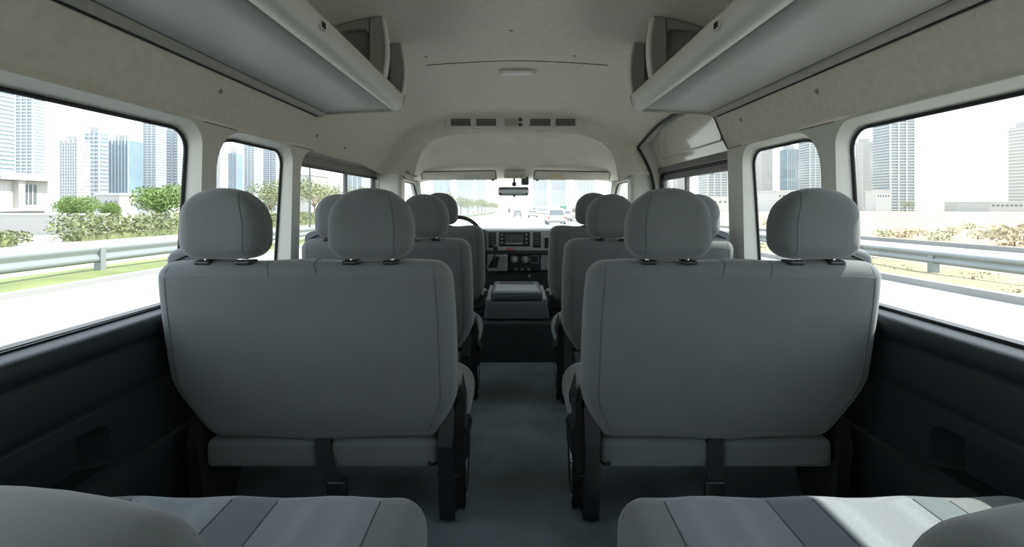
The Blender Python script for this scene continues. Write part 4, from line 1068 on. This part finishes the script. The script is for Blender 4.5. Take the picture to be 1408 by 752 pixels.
# scrub on the right
for i, (px, D, h) in enumerate(((1215, 24, .5), (1240, 23, .6), (1262, 26, .45), (1290, 21, .6), (1310, 27, .5), (1345, 22, .5), (1370, 25, .5), (1395, 17.6, 1.1), (1408, 20, .8), (1330, 33, .6), (1060, 40, .8), (1095, 36, .7))):
    bush(ext(px, D), D, h, h*1.0, 'dry low desert bush on the sand beyond the right windows', M_LEAF3 if i % 3 else M_LEAF2, 'desert bushes beyond the right road', 160)
for i in range(22):
    y = 1.0+i*1.1+random.uniform(-.3, .3); x = random.uniform(8.7, 10.7)
    bush(x, y*1.2+4, .22, .5, 'low scrub tuft under the right guard rail', M_LEAF2 if i % 2 else M_LEAF3, 'scrub tufts under the right guard rail', 60)
tree(ext(1245, 330), 330, 9, 6, 'small dark green tree on the horizon in the big right window', M_LEAF2)

# flyover, sign, cars ahead
root = empty('flyover', (10, 260, G(0, 260)), 'pale flyover bridge crossing the road ahead', 'bridge')
mb = MB(); mb.box(ext(690, 260), ext(900, 260), 258, 268, zpx(286.5, 260), zpx(282.5, 260)); mb.build('deck', M_TBAND, root)
for px in (700, 735, 790, 850):
    mb = MB(); mb.box(ext(px, 260)-.8, ext(px, 260)+.8, 261, 265, G(0, 260), zpx(286, 260)); mb.build('pier', M_TCON, root)
root = empty('road_sign', (ext(775, 120), 120, G(0, 120)), 'green overhead road sign ahead right of the white car', 'road sign')
mb = MB(); mb.rbox(ext(770, 120), ext(779, 120), 120, 120.1, zpx(290, 120), zpx(283, 120), .03); mb.build('sign_board', M_SIGNG, root)
mb = MB(); mb.tube([(ext(774.5, 120), 120.2, G(0, 120)), (ext(774.5, 120), 120.2, zpx(284, 120))], .12, 8); mb.build('pole', M_RAIL, root)
def car(px, D, m, lab, h=1.5):
    x = ext(px, D); z = G(0, D); w = .88
    root = empty('car', (x, D, z), lab, 'car')
    def fbd(q):
        return Vector((q.x, q.y, q.z))
    mb = MB(); mb.rbox(x-w, x+w, D, D+4.4, z+.28, z+.92, .16, n=(4, 8, 3)); mb.build('body', m, root)
    def fcb(q):
        t = (q.z-z-.85)/(h-.85); return Vector((x+(q.x-x)*(1-.18*t), q.y+(.35*t if q.y < D+1.8 else -.7*t), q.z))
    mb = MB(); mb.rbox(x-w+.05, x+w-.05, D+.15, D+3.3, z+.80, z+h, .12, fn=fcb, n=(4, 6, 4)); cb = mb.build('cabin', m, root)
    mb = MB(); mb.rbox(x-w+.14, x+w-.14, D+.11, D+.2, z+.98, z+h-.14, .04, fn=fcb); mb.build('rear_window', M_WINDK, cb)
    for s in (-1, 1):
        mb = MB(); mb.rbox(x+s*(w-.11)-.09, x+s*(w-.11)+.09, D-.03, D+.1, z+.66, z+.86, .03); mb.build('tail_lamp', M_TAIL, root)
        mb = MB(); mb.rbox(x+s*(w-.08)-.05, x+s*(w-.08)+.05, D+1.0, D+2.9, z+.97, z+h-.12, .04, fn=fcb); mb.build('side_window', M_WINDK, cb)
        for yy in (.8, 3.6):
            mb = MB(); mb.lathe([(.10, -.12), (.31, -.11), (.33, 0), (.31, .11), (.10, .12)], (x+s*(w-.10), D+yy, z+.33), 'x', 18); mb.build('wheel', M_TYRE, root)
    mb = MB(); mb.rbox(x-w+.05, x+w-.05, D-.06, D+.2, z+.30, z+.50, .06); mb.build('bumper', M_CARG, root)
    mb = MB(); mb.box(x-.26, x+.26, D-.05, D+.02, z+.58, z+.70); mb.build('number_plate', M_PRINT, root)
car(766, 42, M_CARW, 'nearest white car ahead, right of centre through the windscreen', 1.62)
car(733, 88, M_CARW, 'white car ahead just right of the road centre through the windscreen')
car(712, 98, M_CARG, 'dark car farthest left ahead through the windscreen')
car(778, 58, M_CARW, 'white car ahead at the right, partly behind the nearest white car')

# ------------------------------------------------------------------ light, world, camera
w = bpy.data.worlds.new('World'); SC.world = w; w.use_nodes = True
nt = w.node_tree; N = nt.nodes; L = nt.links
bg = N['Background']; tc = N.new('ShaderNodeTexCoord'); sx = N.new('ShaderNodeSeparateXYZ'); rp = N.new('ShaderNodeValToRGB')
L.new(tc.outputs['Generated'], sx.inputs[0]); L.new(sx.outputs['Z'], rp.inputs['Fac']); L.new(rp.outputs['Color'], bg.inputs['Color'])
e = rp.color_ramp.elements; e[0].position = 0.0; e[0].color = (.95, .975, 1.0, 1); e[1].position = 1.0; e[1].color = (.66, .80, 1.0, 1)
e2 = rp.color_ramp.elements.new(.35); e2.color = (.88, .945, 1.0, 1)
bg.inputs['Strength'].default_value = 1.0
sun = bpy.data.lights.new('Sun', 'SUN'); sun.energy = 3.4; sun.angle = R(.8); sun.color = (1, .95, .86)
so = bpy.data.objects.new('sun', sun); COL.objects.link(so)
sv = Vector((1.0, .04, 1.46)).normalized(); so.rotation_euler = sv.to_track_quat('Z', 'Y').to_euler(); so.location = (20, 0, 30)

cam = bpy.data.cameras.new('Camera'); co = bpy.data.objects.new('camera', cam); COL.objects.link(co)
co.location = (-.015, 0, 0); co.rotation_euler = (R(90), 0, 0)
cam.sensor_width = 36; cam.lens = 620/1408*36; cam.shift_x = -(707-704)/1408; cam.shift_y = -(376-280)/1408
cam.clip_start = .02; cam.clip_end = 3000
SC.camera = co
SC.view_settings.view_transform = 'Standard'; SC.view_settings.look = 'None'; SC.view_settings.gamma = 1.0
SC.view_settings.use_curve_mapping = False
SC.view_settings.exposure = 1.42
